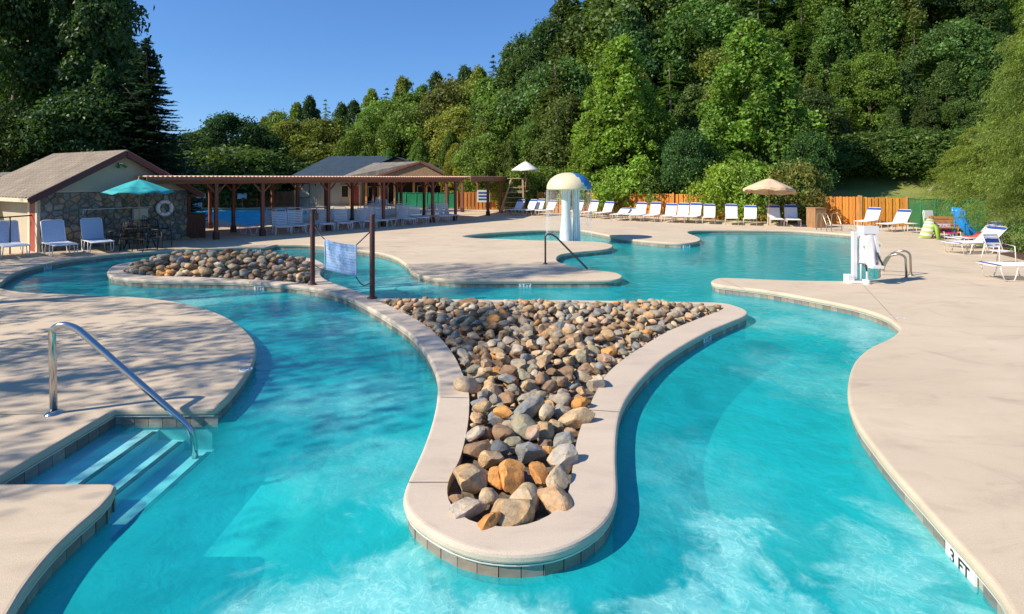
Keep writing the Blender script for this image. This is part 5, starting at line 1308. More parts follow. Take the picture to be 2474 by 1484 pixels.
RG = 'white loungers with blue headbands in the row behind the pools'
# (u of back centre, v of the foot on the deck, lean)
ROW = [(1257, 521, 'first lounger of the far row, half hidden by the lifeguard chair'), (1286, 522, 'lounger just left of the mushroom fountain, third before its stems'), (1306, 522, 'lounger left of the mushroom stems, second before them'),
       (1334, 523.5, 'lounger standing directly left of the mushroom stems'), (1401, 526, 'lounger standing directly right of the mushroom stems'), (1437, 528, 'second lounger to the right of the mushroom stems'), (1473, 530, 'third lounger to the right of the mushroom stems'),
       (1557, 536, 'lounger right of the two flat ones in the far row'), (1591, 537, 'lounger left of the close trio in the far row'), (1630, 539, 'leftmost of the three loungers standing close together'), (1660, 540, 'middle of the three loungers standing close together'),
       (1689, 541, 'rightmost of the three loungers standing close together'), (1727, 542.5, 'lounger just right of the close trio'), (1781, 545, 'second lounger left of the peach umbrella pole'), (1826, 546, 'lounger standing directly left of the peach umbrella pole'),
       (1886, 548, 'lounger standing directly right of the peach umbrella pole'), (1927, 549, 'last lounger of the row, beside the slatted bin')]
for i, (u, v, lab) in enumerate(ROW):
    x, y = P(u, v); t = min(1, max(0, (u-1250)/650)); hd = Vector((-.62+.30*t, -.80)).normalized(); y += 0.75
    x = PX(u-4, y)+hd.x*.45
    lounger('row', x, y+.1, hd, 'white '+lab, RG, 52+(i*5) % 14)
for u, lab in ((1504, 'left one of the two reclined flat loungers in the far row'), (1529, 'right one of the two reclined flat loungers in the far row')):
    x, y = P(u, 534); lounger('row', x, y+.8, Vector((-.5, -.86)), 'white '+lab, RG, 22)
RR = 'loungers on the right side of the deck'
x, y = P(2112, 553); lounger('row', x, y+.5, Vector((-.85, -.55)).normalized(), 'white lounger with blue headband in front of the short orange fence panel', RR, 52)
x, y = P(2178, 561); lounger('row', x, y+.5, Vector((-.85, -.5)).normalized(), 'white lounger with blue headband in front of the green mesh fence', RR, 52)
x, y = P(2352, 612); lounger('strap', x, y, Vector((-.985, -.17)).normalized(), 'strapped lounger with raised back, nearer of the two at the right by the feathery tree', RR, 40)
x, y = P(2362, 600); lounger('strap', x+.05, y+.15, Vector((-.985, -.17)).normalized(), 'strapped lounger with raised back, behind its twin by the feathery tree', RR, 44)
x, y = P(2478, 676); lounger('strap', x, y, Vector((-.99, .12)).normalized(), 'near strapped lounger cut off by the right edge of the picture', RR, 20)
# left loungers by the stone building
RL_ = 'loungers beside the stone building'
x, y = P(106, 607.5); lounger('blue', x+.30+.75, y-.18-.52, Vector((.8, -.6)).normalized(), 'pale blue lounger beside the red door, left of its neighbour', RL_, 66)
x, y = P(196, 600); lounger('blue', x+.30+.75, y-.18-.52, Vector((.8, -.6)).normalized(), 'pale blue lounger in front of the middle of the stone wall', RL_, 66)
x, y = P(36, 612); lounger('blue', x+.3, y-.5, Vector((.8, -.6)).normalized(), 'pale blue lounger nearest the left edge, behind the black rail', RL_, 66)
x, y = P(-8, 616); lounger('blue', x+.1, y-.6, Vector((.8, -.6)).normalized(), 'pale blue lounger cut off by the left edge of the picture', RL_, 66)
# loungers in the shade of the pavilion
PG = 'white loungers in the shade of the pavilion'
spots = [(610, 568, 'first from the left, beside the second front post'), (662, 569, 'just right of the second front post'), (700, 566, 'third from the left'), (738, 563, 'left of the near dark red pole'), (772, 561, 'behind the near dark red poles'),
         (815, 558, 'right of the third front post'), (845, 556, 'between the third and fourth front posts'), (880, 553, 'behind the taller near pole'), (905, 551, 'just left of the fourth front post'), (950, 548, 'right of the fourth front post'),
         (972, 546, 'second right of the fourth front post'), (1003, 543, 'left of the fifth front post'), (1024, 541, 'beside the fifth front post'), (1058, 538, 'right of the fifth front post'), (1076, 536, 'last one at the right end')]
for i, (u, v, w_) in enumerate(spots):
    x, y = P(u, v); sgn = 1 if i % 3 else -1; hd = Vector((.45*sgn, -.9)).normalized()
    lounger('plain', x, y+.75, hd, 'white lounger under the pavilion, '+w_, PG, 62 if i % 2 else 70)
for u, v, w_ in ((905, 541, 'left'), (880, 536, 'far left'), (950, 538, 'right')):
    x, y = P(u, v); lounger('plain', x, y+.8, Vector((.2, -.97)), 'white lounger in the second line under the pavilion, %s of the stacked chairs' % w_, PG, 70)
def plastic_chair(label, x, y, rz, z=0, sc=1.0):
    r = empty('plastic_chair', (x, y, z), rz); r.scale = (sc, sc, sc); tag(r, label, 'chair')
    mb = MB(); mb.box((0, 0, .42), (.5, .46, .03)); mb.build('seat', M['whiteplastic'], r)
    mb = MB(); mb.tube([(-.22, .22, .42), (-.2, .3, .85), (0, .33, .92), (.2, .3, .85), (.22, .22, .42)], .02, 6)
    for k in range(5): mb.beam((-.16+.08*k, .22, .44), (-.15+.075*k, .31, .88), .05, .012)
    mb.build('backrest', M['whiteplastic'], r)
    for s_ in (-1, 1):
        mb = MB(); mb.beam((s_*.25, .24, .64), (s_*.26, -.2, .62), .05, .02); mb.build('armrest', M['whiteplastic'], r)
        for y_ in (-.2, .22): mb = MB(); mb.tube([(s_*.23, y_, .43 if y_ > 0 else .62), (s_*.27, y_*1.15, 0)], [.022, .016], 6); mb.build('leg', M['whiteplastic'], r)
    return r
x, y = P(477, 516); plastic_chair('white plastic chair on the far side of the left pool', x, y, .3)
x, y = P(905, 522); plastic_chair('white plastic chair, lowest of the pile behind the pavilion loungers', x, y, 0, 0, 1.3)
x, y = P(928, 521); plastic_chair('white plastic chair right of the pile behind the pavilion loungers', x, y, .4, 0, 1.2)

# ------------------------------------------------------------------ lifeguard chair
lx, ly = P(1262, 514)
lg = empty('lifeguard_chair', (lx, ly, 0), -.15); tag(lg, 'tall pale wooden lifeguard chair on slanting legs behind the left loungers', 'lifeguard chair')
M['palewood'] = wood('weathered_pale_wood', (0.48, 0.34, 0.22))
for a, b in (((-1.5, -.9, 0), (-.75, -.35, 2.4)), ((.2, -.9, 0), (.05, -.35, 2.4)), ((-1.1, .8, 0), (-.75, .35, 2.4)), ((.6, .8, 0), (.35, .35, 2.4))):
    mb = MB(); mb.beam(a, b, .11, .09); mb.build('leg', M['palewood'], lg)
for z in (.4, .75, 1.1, 1.45, 1.8):
    f = z/2.4; mb = MB(); mb.beam((-1.5+.75*f, -.9+.55*f, z), (.2-.15*f, -.9+.55*f, z), .09, .05); mb.build('rung', M['palewood'], lg)
mb = MB(); mb.box((-.2, 0, 1.55), (1.2, .9, .06)); mb.build('platform', M['palewood'], lg)
mb = MB(); mb.box((-.0, 0, 1.9), (.6, .6, .05)); mb.build('seat', M['palewood'], lg)
for k in range(4): mb = MB(); mb.box((.28, 0, 2.0+.13*k), (.03, .62, .10)); mb.build('back_slat', M['palewood'], lg)
mb = MB(); mb.box((-.35, 0, 2.45), (1.4, .8, .05)); mb.build('top_frame', M['palewood'], lg)
# orange splayed trestle beside it, and the small blue sign on the fence
tx, ty = P(1388/1.0-0, 511) if False else P(1385, 512)
sg = empty('pool_sign', (*P(1168, 507), 0)); tag(sg, 'small blue and white sign on the brown fence below the back roof', 'sign')
y_ = sg.location.y; mb = MB(); mb.box((0, -.16, PZ(474, y_)), (1.0, .03, .95)); mb.build('panel', M['mush_stem'], sg)
mb = MB()
for k in range(3): mb.box((0, -.18, PZ(474, y_)+.25-.25*k), (.8, .01, .14))
mb.build('lettering', M['blue'], sg)
mb = MB(); mb.tube([(0, -.12, 0), (0, -.12, PZ(474, y_))], .03, 6); mb.build('post', M['palewood'], sg)
for u, lab in ((492, 'white notice on the brown fence, nearer the stone building'), (590, 'white notice on the brown fence, left of the third post')):
    x, y = P(u, 502); o = empty('notice_sign', (x, y-.35, 0)); tag(o, lab, 'sign')
    mb = MB(); mb.box((0, -.05, PZ(474, y)), (.75, .02, .45)); mb.build('panel', M['paintwhite'], o); mb = MB(); mb.beam((0, 0, 0), (0, 0, PZ(470, y)), .05, .05); mb.build('stake', M['palewood'], o)

# ------------------------------------------------------------------ mushroom fountain
mx_, my_ = P(1374, 579)
mz0 = -0.24
mf = empty('mushroom_fountain', (mx_, my_, mz0)); tag(mf, 'giant mushroom fountain with cream and blue cap raining onto the splash pad', 'fountain')
sc = my_/FPX; CR = 54*sc; zr_ = PZ(455, my_)-mz0; zt_ = PZ(417, my_)-mz0
prof = []
for i in range(13):
    a = math.pi/2*i/12; prof.append((max(.01, CR*math.sin(a)**.9), zr_+(zt_-zr_)*math.cos(a)**1.05))
prof += [(CR*1.0, zr_-.03), (CR*.96, zr_-.06), (CR*.8, zr_-.03), (.25, zr_+.02)]
mb = MB(); mb.lathe(prof, (0, 0, 0), 48); cap = mb.build('cap', M['mush_cream'], mf)
cap.data.materials.append(M['mush_blue'])
for p_ in cap.data.polygons:
    c = p_.center; ang = math.atan2(c.y, c.x)
    # blue fields: a swoosh on the right and back of the cap
    if (c.x > .30*CR+.25*abs(c.y)*0 - .55*(c.z-zr_) and c.x+.8*(c.z-zr_) > .62*CR-0.15*c.y) : p_.material_index = 1
for dx, dy, r1, r2, nm in ((-.13, -.12, .20, .27, 'stem'), (.32, .25, .155, .19, 'stem')):
    mb = MB(); mb.lathe([(r2*1.15, 0), (r2, .08), (r2*.92, .5), (r1*.9, 1.2), (r1*.92, zr_-.25), (r1*1.25, zr_+.03)], (dx, dy, 0), 24); mb.build(nm, M['mush_stem'], mf)
# falling water: separate thin strands from the rim
m_, t_, out_ = new_mat('falling_water')
tr_ = nd(t_, 'ShaderNodeBsdfTransparent'); df_ = nd(t_, 'ShaderNodeBsdfDiffuse'); df_.inputs[0].default_value = (.85, .88, .9, 1); mx2 = nd(t_, 'ShaderNodeMixShader'); mx2.inputs[0].default_value = .34
t_.links.new(tr_.outputs[0], mx2.inputs[1]); t_.links.new(df_.outputs[0], mx2.inputs[2]); t_.links.new(mx2.outputs[0], out_.inputs[0])
mb = MB(); rs = random.Random(5)
for k in range(70):
    a = k*2*math.pi/70+rs.uniform(-.02, .02); rr_ = CR*rs.uniform(.97, 1.01); z1 = rs.uniform(0.4, 1.5) if rs.random() < .65 else .08; zc = zr_-.06; n_ = 5
    pts = [(rr_*math.cos(a)*(1+.02*j/n_)+rs.uniform(-.004, .004), rr_*math.sin(a)*(1+.02*j/n_), zc+(z1-zc)*j/n_) for j in range(n_+1)]
    mb.tube(pts, [.0045*rs.uniform(.6, 1.4)]*(n_+1), 4)
for k in range(500):
    a = rs.uniform(0, 6.283); rr_ = CR*rs.uniform(.93, 1.12); z = rs.uniform(.05, zr_-.1); c = (rr_*math.cos(a), rr_*math.sin(a), z); s_ = rs.uniform(.006, .012); mb.box(c, (s_, s_, s_*3))
o = mb.build('falling_water', m_, mf)

# ------------------------------------------------------------------ handrails
def rail(name, label, cat, pts, r, mat, flanges=(), rungs=None):
    e = empty(name, (pts[0][0], pts[0][1], 0)); tag(e, label, cat); o_ = Vector((pts[0][0], pts[0][1], 0))
    # round the bends
    P_ = [Vector(p)-o_ for p in pts]; out = [P_[0]]
    for i in range(1, len(P_)-1):
        a, b, c = P_[i-1], P_[i], P_[i+1]; d = min(.14, (b-a).length*.45, (c-b).length*.45); s = b+(a-b).normalized()*d; e_ = b+(c-b).normalized()*d
        for k in range(6):
            t = k/5; out.append(s*(1-t)**2+b*2*t*(1-t)+e_*t*t)
    out.append(P_[-1]); mb = MB(); mb.tube(out, r, 14); mb.build('tube', mat, e)
    for f in flanges:
        mb = MB(); mb.lathe([(r*1.0, .035), (r*1.5, .03), (r*2.4, .012), (r*2.6, .0)], Vector(f)-o_, 20); mb.build('flange', mat, e)
    return e
yb = 5.93; xb = PX(130, yb)
zt = PZ(788, yb)
rail('handrail', 'shiny steel handrail slanting down the steps in the left foreground', 'handrail',
     [(xb, yb, 0), (xb-.02, yb, zt-.02), (xb+.11, yb, zt+.02), (xb+.24, yb, zt-.02), (PX(465, yb), yb, -.17), (PX(472, yb), yb, -.5)], .0335, M['steel'], [(xb, yb, 0)])
x1_, y1_ = P(1317, 638); s_ = y1_/FPX
rail('handrail', 'dark bronze handrail going down into the cove in the middle of the pools', 'handrail',
     [(x1_, y1_, 0), (x1_-.0, y1_, 70*s_), (x1_+12*s_, y1_, 73*s_), (x1_+25*s_, y1_, 66*s_), (PX(1420, y1_*.98), y1_*.98, PZ(651, y1_*.98)), (PX(1440, y1_*.97), y1_*.97, -.5)], .028, M['bronze'], [(x1_, y1_, 0)])
# grab rails of the ladder by the lift
for (u0, v0, u1, v1, lab) in ((2189, 673, 2124, 669, 'tan metal grab rail of the ladder beside the pool lift, nearer one'), (2200, 665, 2134, 660, 'tan metal grab rail of the ladder beside the pool lift, farther one')):
    a = P(u0, v0); b = P(u1, v1, -.05); q = a[1]/FPX
    rail('grab_rail', lab, 'handrail', [(a[0], a[1], 0), (a[0]-.02, a[1], 52*q), (a[0]-.18, a[1]-.01, 60*q), (a[0]-.36, (a[1]*.7+b[1]*.3), 52*q), (b[0], b[1], .12), (b[0]-.03, b[1], -.55)], .027, M['champagne'], [(a[0], a[1], 0)])
# ladder at the far side of the upper pool
for u in (1986, 1997, 2022):
    a = P(u, 558); rail('grab_rail', 'thin grab rail at the far edge of the upper pool', 'handrail', [(a[0], a[1]+.5, 0), (a[0], a[1]+.45, .8), (a[0], a[1], .82), (a[0], a[1]-.35, .3), (a[0], a[1]-.4, -.5)], .02, M['champagne']).__setitem__('group', 'grab rails at the far edge of the upper pool')

# ------------------------------------------------------------------ pool lift
lx, ly = P(2085, 684); q = ly/FPX
pl_ = empty('pool_lift', (lx, ly, 0)); tag(pl_, 'white pool lift with mast, seat arm and draped cover beside the ladder', 'pool lift')
mb = MB(); mb.beam((-.34, -.05, .04), (.06, -.1, .04), .10, .06); mb.beam((-.30, .12, .04), (-.05, -.1, .04), .08, .06); mb.lathe([(.001, .1), (.07, .1), (.09, .06), (.09, 0)], (0, -.1, 0), 12); mb.box((-.33, .02, .1), (.14, .2, .2)); mb.build('base', M['whiteplastic'], pl_)
mb = MB(); mb.box((-.22, 0, .66), (.09, .09, 1.12)); mb.build('mast', M['whiteplastic'], pl_)
mb = MB(); mb.tube([(.03, -.1, .05), (.03, -.08, .9)], .03, 8); mb.tube([(-.10, -.06, .05), (-.08, -.05, .85)], .018, 8); mb.build('actuator', M['whiteplastic'], pl_)
mb = MB(); mb.beam((-.22, 0, 1.16), (.22, -.02, 1.22), .08, .1); mb.build('arm', M['whiteplastic'], pl_)
mb = MB(); mb.box((.10, -.02, 1.27), (.36, .26, .17)); mb.build('battery_box', M['whiteplastic'], pl_)
# seat hanging on the arm, partly covered
mb = MB(); mb.beam((.2, 0, 1.15), (.30, 0, .55), .30, .06, (1, 0, 0)); mb.build('seat_back', M['whiteplastic'], pl_)
mb = MB(); mb.box((.16, -.12, .42), (.28, .36, .06)); mb.build('seat', M['whiteplastic'], pl_)
mb = MB(); rs = random.Random(3); n_ = 22
prof2 = []
for i in range(8):
    z = 1.2-.75*i/7; row = []
    for k in range(n_):
        a = 2*math.pi*k/n_; fold = 1+.22*math.sin(5*a+i*.3)*(i/7); row.append((.08+(.17+.05*i/7)*fold*math.cos(a), -.02+(.12+.05*i/7)*fold*math.sin(a), z-(.06*math.sin(3*a) if i == 7 else 0)))
    prof2 += row
mb.add(prof2, [(i*n_+k, i*n_+(k+1) % n_, (i+1)*n_+(k+1) % n_, (i+1)*n_+k) for i in range(7) for k in range(n_)], True); mb.build('cover', M['towelwhite'], pl_)
mb = MB(); mb.tube([(.2, -.2, .75), (.22, -.24, .62), (.30, -.22, .5), (.34, -.2, .42)], .022, 6); mb.tube([(-.06, -.12, .9), (-.05, -.13, .6), (.0, -.13, .3)], .016, 6); mb.build('strap', M['black'], pl_)
mb = MB(); mb.tube([(.36, .06, .95), (.42, .1, .75), (.44, .1, .5)], .02, 6); mb.build('hand_grip', M['champagne'], pl_)

# ------------------------------------------------------------------ two dark red poles with the hanging banner
poles = []
for (u, v, vt, lab) in ((755, 688, 507, 'dark red pole at the right end of the small rock bed'), (899, 721, 519.5, 'dark red pole at the left corner of the large rock bed')):
    x, y = P(u, v); h = PZ(vt, y); e = empty('steel_pole', (x, y, 0)); tag(e, lab, 'pole')
    mb = MB(); mb.lathe([(.054, 0), (.054, h), (.05, h+.01), (.001, h+.012)], (0, 0, 0), 20); mb.build('shaft', M['redpost'], e)
    mb = MB(); mb.lathe([(.05, .03), (.10, .02), (.11, 0)], (0, 0, 0), 16); mb.build('base_flange', M['redpost'], e); poles.append((x, y, h, e))
p1, p2 = poles[0], poles[1]
mb = MB(); mb.box((.09, -.01, p1[2]-.16), (.09, .08, .16)); mb.tube([(0, 0, p1[2]-.02), (.07, 0, p1[2]+.01), (.1, 0, p1[2]-.1)], .014, 6); mb.build('winch', M['black'], p1[3])
bn = empty('hanging_banner', (p1[0], p1[1], 0)); tag(bn, 'pale blue banner with faded writing strung between the two dark red poles', 'banner')
def bw(u, v, Y): return Vector((PX(u, Y)-p1[0], Y-p1[1], PZ(v, Y)))
Ya, Yb = 12.85, 12.0
TL, TR, BR, BL = bw(785, 578, Ya), bw(862, 592, Yb), bw(861, 669, Yb), bw(787, 653, Ya)
m_, t_, out_ = new_mat('banner_cloth'); b_ = nd(t_, 'ShaderNodeBsdfPrincipled'); b_.inputs['Roughness'].default_value = .85
uvn = nd(t_, 'ShaderNodeUVMap'); sp_ = nd(t_, 'ShaderNodeSeparateXYZ'); t_.links.new(uvn.outputs[0], sp_.inputs[0])
wv = nd(t_, 'ShaderNodeMath', operation='MULTIPLY'); t_.links.new(sp_.outputs[1], wv.inputs[0]); wv.inputs[1].default_value = 11
fl_ = nd(t_, 'ShaderNodeMath', operation='FRACT'); t_.links.new(wv.outputs[0], fl_.inputs[0])
lg_ = nd(t_, 'ShaderNodeMath', operation='GREATER_THAN'); t_.links.new(fl_.outputs[0], lg_.inputs[0]); lg_.inputs[1].default_value = .55
mp_ = nd(t_, 'ShaderNodeMapping'); mp_.inputs['Scale'].default_value = (34, 11, 1); t_.links.new(uvn.outputs[0], mp_.inputs[0])
nz_ = noise_n(t_, 1.0, 2, .5, mp_.outputs[0]); rr_ = ramp(t_, [(.46, g(0)), (.52, g(1))], nz_.outputs[0])
mu_ = nd(t_, 'ShaderNodeMath', operation='MULTIPLY'); t_.links.new(lg_.outputs[0], mu_.inputs[0]); t_.links.new(rr_.outputs[0], mu_.inputs[1])
mu2 = nd(t_, 'ShaderNodeMath', operation='MULTIPLY'); t_.links.new(mu_.outputs[0], mu2.inputs[0]); mu2.inputs[1].default_value = .5
nl_ = noise_n(t_, 2.2, 2, .5, uvn.outputs[0]); rl_ = ramp(t_, [(.45, (.40, .60, .84)), (.62, (.66, .80, .93))], nl_.outputs[0])
cc = mixrgb(t_, mu2.outputs[0], rl_.outputs[0], (.10, .25, .60)); t_.links.new(cc, b_.inputs['Base Color'])
tl_ = nd(t_, 'ShaderNodeBsdfTranslucent'); t_.links.new(cc, tl_.inputs[0]); mxb = nd(t_, 'ShaderNodeMixShader'); mxb.inputs[0].default_value = .4
t_.links.new(b_.outputs[0], mxb.inputs[1]); t_.links.new(tl_.outputs[0], mxb.inputs[2]); t_.links.new(mxb.outputs[0], out_.inputs[0])
mb = MB(); N_ = 14; nn = (TR-TL).cross(BL-TL).normalized()
for j in range(N_+1):
    for i in range(N_+1):
        a, b = i/N_, j/N_; p = TL*(1-a)*(1-b)+TR*a*(1-b)+BR*a*b+BL*(1-a)*b; p = p+nn*.010*math.sin(a*9+b*3)*math.sin(math.pi*b); p.z -= .03*math.sin(math.pi*a)*(1-b); mb.v.append(tuple(p))
for j in range(N_):
    for i in range(N_): mb.f.append((j*(N_+1)+i, j*(N_+1)+i+1, (j+1)*(N_+1)+i+1, (j+1)*(N_+1)+i)); mb.sm.append(True)
cl = mb.build('banner_sheet', m_, bn); uvl = cl.data.uv_layers.new(name='UVMap')
for lp in cl.data.loops:
    vi = lp.vertex_index; uvl.data[lp.index].uv = ((vi % (N_+1))/N_, 1-(vi//(N_+1))/N_)
md = cl.modifiers.new('s', 'SOLIDIFY'); md.thickness = .004
def rel(p, u=None): return Vector((p[0]-p1[0], p[1]-p1[1], p[2]))
P1t = Vector((.05, 0, PZ(546, p1[1]))); P2t = rel((p2[0]-.05, p2[1], PZ(562, p2[1]))); P2b = rel((p2[0]-.05, p2[1], PZ(685, p2[1])))
for a, b, sag in ((P1t, TL, .03), (TR, P2t, .0), (BR, P2b, .10), (Vector((.05, 0, PZ(640, p1[1]))), BL, .02), (TR, BR, 0), (TL, BL, 0)):
    mb = MB(); mb.tube([a*(1-t)+b*t-Vector((0, 0, sag*math.sin(math.pi*t)))+nn*(-.012) for t in [i/8 for i in range(9)]], .012, 6); mb.build('rope', M['black'] if sag or a is TR and b is P2t else M['slingblue'], bn)

# ------------------------------------------------------------------ belongings at the right
def towel(name, label, cat, pts, mat, th=.02, mat2=None):
    mb = MB(); n = len(pts)//2
    mb.add([*pts], [(i, i+1, n+i+1, n+i) for i in range(n-1)], True); e = mb.build(name, mat); md = e.modifiers.new('s', 'SOLIDIFY'); md.thickness = th; return tag(e, label, cat)
cx_, cy_ = P(2246, 574)
def beach_chair(label, u, v, h, wd, mat, mat2, rz, mat3=None):
    x, y = P(u, v); r = empty('beach_chair', (x, y, 0), rz); tag(r, label, 'chair')
    mb = MB()
    for s_ in (-1, 1): mb.tube([(s_*wd/2, .25, .05), (s_*wd/2, .42, h)], .014, 6); mb.tube([(s_*wd/2, -.3, .02), (s_*wd/2, -.28, .3), (s_*wd/2, .3, .22), (s_*wd/2, .45, .02)], .014, 6)
    mb.build('frame', M['almond'], r)
    mb = MB(); mb.beam((0, .26, .2), (0, .42, h), wd, .03); b = mb.build('backrest', mat, r)
    mb = MB(); mb.box((0, 0, .25), (wd, .5, .04)); mb.build('seat', mat2, r)
    if mat3: mb = MB(); mb.beam((0, .37, h*.74), (0, .425, h+.06), wd*.85, .06); mb.build('pillow', mat3, r)
    return r
beach_chair('beach chair with a lime green towel and a pale pillow on top', 2262, 574, 1.05, .5, M['towelgreen'], M['towelgreen'], .15, M['towelwhite'])
M['patterned'] = None
m_, t_, out_ = new_mat('purple_patterned_fabric'); b_ = nd(t_, 'ShaderNodeBsdfPrincipled'); b_.inputs['Roughness'].default_value = .9; vo = nd(t_, 'ShaderNodeTexVoronoi'); vo.inputs['Scale'].default_value = 14
t_.links.new(coords(t_), vo.inputs['Vector']); rp = ramp(t_, [(.2, (.05, .03, .12)), (.38, (.45, .32, .50)), (.6, (.62, .55, .66))], vo.outputs['Distance']); t_.links.new(rp.outputs[0], b_.inputs['Base Color']); t_.links.new(b_.outputs[0], out_.inputs[0]); M['patterned'] = m_
beach_chair('beach chair with a purple patterned back and a hot pink seat', 2289, 577, .85, .62, M['patterned'], M['pink'], -.1)
# white towel draped over a low seat
m_, t_, out_ = new_mat('striped_towel'); b_ = nd(t_, 'ShaderNodeBsdfPrincipled'); b_.inputs['Roughness'].default_value = .95; wv = nd(t_, 'ShaderNodeTexWave'); wv.inputs['Scale'].default_value = 2.2; wv.bands_direction = 'DIAGONAL'
t_.links.new(coords(t_), wv.inputs['Vector']); rp = ramp(t_, [(.45, (.75, .74, .70)), (.55, (.45, .58, .12))], wv.outputs['Color']); t_.links.new(rp.outputs[0], b_.inputs['Base Color']); t_.links.new(b_.outputs[0], out_.inputs[0])
x, y = P(2240, 575)
mb = MB(); mb.add([(x-.45, y-.1, .02), (x-.2, y-.05, .55), (x+.05, y+.1, .8), (x+.1, y+.3, .3), (x-.1, y-.35, .02), (x+.05, y-.3, .5), (x+.18, y-.1, .75), (x+.3, y+.1, .25)], [(0, 1, 5, 4), (1, 2, 6, 5), (2, 3, 7, 6)], True)
o = mb.build('towel', m_); o.modifiers.new('s', 'SOLIDIFY').thickness = .03; tag(o, 'white towel with green stripes draped over the seat left of the lime chair', 'towel')
x, y = P(2255, 578); mb = MB(); mb.add([(x-.06, y-.25, .01), (x+.10, y-.28, .01), (x-.05, y-.12, .5), (x+.12, y-.12, .5), (x-.03, y+.05, .62), (x+.12, y+.05, .62)], [(0, 1, 3, 2), (2, 3, 5, 4)], True)
o = mb.build('towel', M['towelgreen']); o.modifiers.new('s', 'SOLIDIFY').thickness = .03; tag(o, 'narrow lime towel hanging to the deck in front of the lime chair', 'towel')
# low side table
x, y = P(2203, 564); r = empty('side_table', (x, y+.1, 0)); tag(r, 'low white side table between the lounger and the towels', 'table')
mb = MB(); mb.lathe([(.001, .46), (.28, .46), (.29, .44), (.27, .43), (.001, .43)], (0, 0, 0), 18); mb.build('table_top', M['almond'], r)
for a in (.5, 2.07, 3.64, 5.2): mb = MB(); mb.tube([(.2*math.cos(a), .2*math.sin(a), .43), (.27*math.cos(a), .27*math.sin(a), 0)], .014, 6); mb.build('leg', M['almond'], r)
# brown wooden bench
x, y = P(2318, 580); r = empty('wooden_bench', (x, y+.5, 0), -.1); tag(r, 'orange brown wooden bench between the purple chair and the blue slide', 'bench')
for k in range(4): mb = MB(); mb.box((0, -.2+.12*k, .46), (1.3, .10, .035)); mb.build('slat', M['fencepost'], r)
for k in range(3): mb = MB(); mb.box((0, .3, .58+.13*k), (1.3, .03, .10)); mb.build('slat', M['fencepost'], r)
for s_ in (-.55, .55): mb = MB(); mb.box((s_, -.18, .22), (.08, .08, .44)); mb.build('leg', M['fencepost'], r); mb = MB(); mb.box((s_, .3, .46), (.08, .08, .92)); mb.build('leg', M['fencepost'], r)
# blue slide
x, y = P(2372, 584); r = empty('blue_slide', (x, y+.4, 0), 0); tag(r, 'small bright blue curved plastic slide at the edge of the feathery tree', 'slide')
q = (y+.4)/FPX
ctr = [(-22*q, .3, 78*q), (-24*q, .25, 68*q), (-20*q, .2, 52*q), (-13*q, .1, 34*q), (-2*q, 0, 18*q), (12*q, -.05, 10*q), (24*q, -.1, 14*q)]
mb = MB(); rows = []
for i, c in enumerate(ctr):
    c = Vector(c); d = (Vector(ctr[min(i+1, 6)])-Vector(ctr[max(i-1, 0)])).normalized(); sd_ = Vector((0, 1, 0)); up = d.cross(sd_).normalized()*-1
    for k in range(9):
        a = math.pi*k/8; rows.append(c+sd_*math.cos(a)*.26+up*(-math.sin(a)*.20+.1))
mb.add(rows, [(i*9+k, i*9+k+1, (i+1)*9+k+1, (i+1)*9+k) for i in range(6) for k in range(8)], True); o = mb.build('chute', M['blueslide'], r); o.modifiers.new('s', 'SOLIDIFY').thickness = .05
for y_ in (.0, .5): mb = MB(); mb.tube([(-22*q, y_, 0), (-22*q, y_, 74*q)], .03, 8); mb.build('leg', M['blueslide'], r)
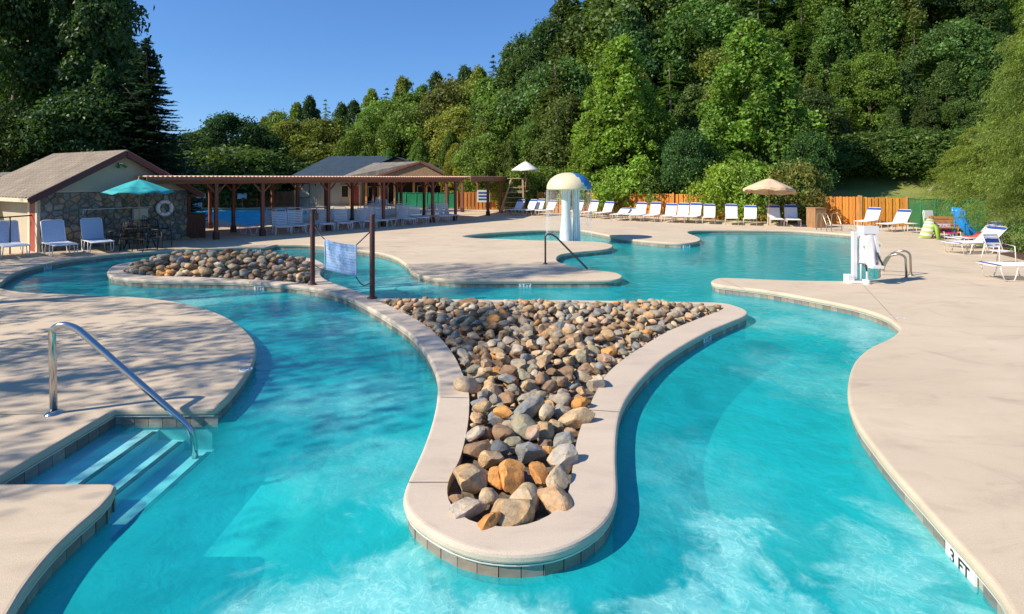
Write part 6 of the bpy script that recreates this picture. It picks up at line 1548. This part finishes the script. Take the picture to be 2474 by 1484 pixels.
# red towel on the strapped lounger, small strapped armchair, mulch bed
x, y = P(2366, 600); mb = MB(); zz = .40
mb.add([(x-.45, y-.1, zz), (x-.1, y-.12, zz+.01), (x+.15, y-.1, zz+.16), (x-.42, y+.25, zz), (x-.05, y+.28, zz+.02), (x+.2, y+.3, zz+.18)], [(0, 1, 4, 3), (1, 2, 5, 4)], True); o = mb.build('towel', M['red']); o.modifiers.new('s', 'SOLIDIFY').thickness = .03; tag(o, 'coral red towel lying on the farther strapped lounger', 'towel')
x, y = P(2432, 643); r = empty('strapped_chair', (x, y+.25, 0), .15); tag(r, 'white strapped chair with a blue band standing by the feathery tree', 'chair')
for s_ in (-1, 1):
    mb = MB(); mb.tube([(s_*.27, -.25, 0), (s_*.26, -.22, .55), (s_*.26, .2, .6), (s_*.27, .32, 0)], .016, 6); mb.build('leg', M['almond'], r)
mb = MB(); mb.tube([(-.25, .1, .38), (-.25, .28, .85), (.25, .28, .85), (.25, .1, .38)], .016, 6); mb.tube([(-.25, -.22, .4), (.25, -.22, .4), (.25, .15, .4), (-.25, .15, .4)], .016, 6, True); mb.build('frame', M['almond'], r)
for z in (.5, .58, .76, .82): mb = MB(); mb.beam((-.25, .15+(z-.4)*.33, z), (.25, .15+(z-.4)*.33, z), .012, .055); mb.build('strap', M['sling'], r)
mb = MB(); mb.beam((-.25, .235, .67), (.25, .235, .67), .016, .12); mb.build('strap', M['blue'], r)
for k in range(5): mb = MB(); mb.box((0, -.18+.075*k, .41), (.5, .055, .01)); mb.build('strap', M['sling'], r)
mulch = ccw([(15.0, 15.3), (16.2, 12.8), (20, 8), (26, 10), (26, 21), (18.2, 21.5), (16.0, 18.5)])
mb = MB(); fill(mb, [mulch], .03); strip(mb, mulch, -.06, mulch, .03, False); tag(mb.build('mulch_bed', M['mulch']), kind='structure')
# pale boulders on the grass slope
for u, v, s_, lab in ((2268, 458, .5, 'largest pale boulder on the grass slope left of the feathery tree'), (2288, 452, .42, 'pale boulder lying behind the largest one on the slope'), (2250, 466, .3, 'small pale boulder in front on the grass slope')):
    Y = 39.0; x = PX(u, Y)
    while terr(x, Y) < PZ(v, Y) and Y < 60: Y += .25; x = PX(u, Y)
    put_rock(x, Y, terr(x, Y)+.1, s_, 'pale grey', lab, None, (s_*1.7, s_, s_*.7), .2)
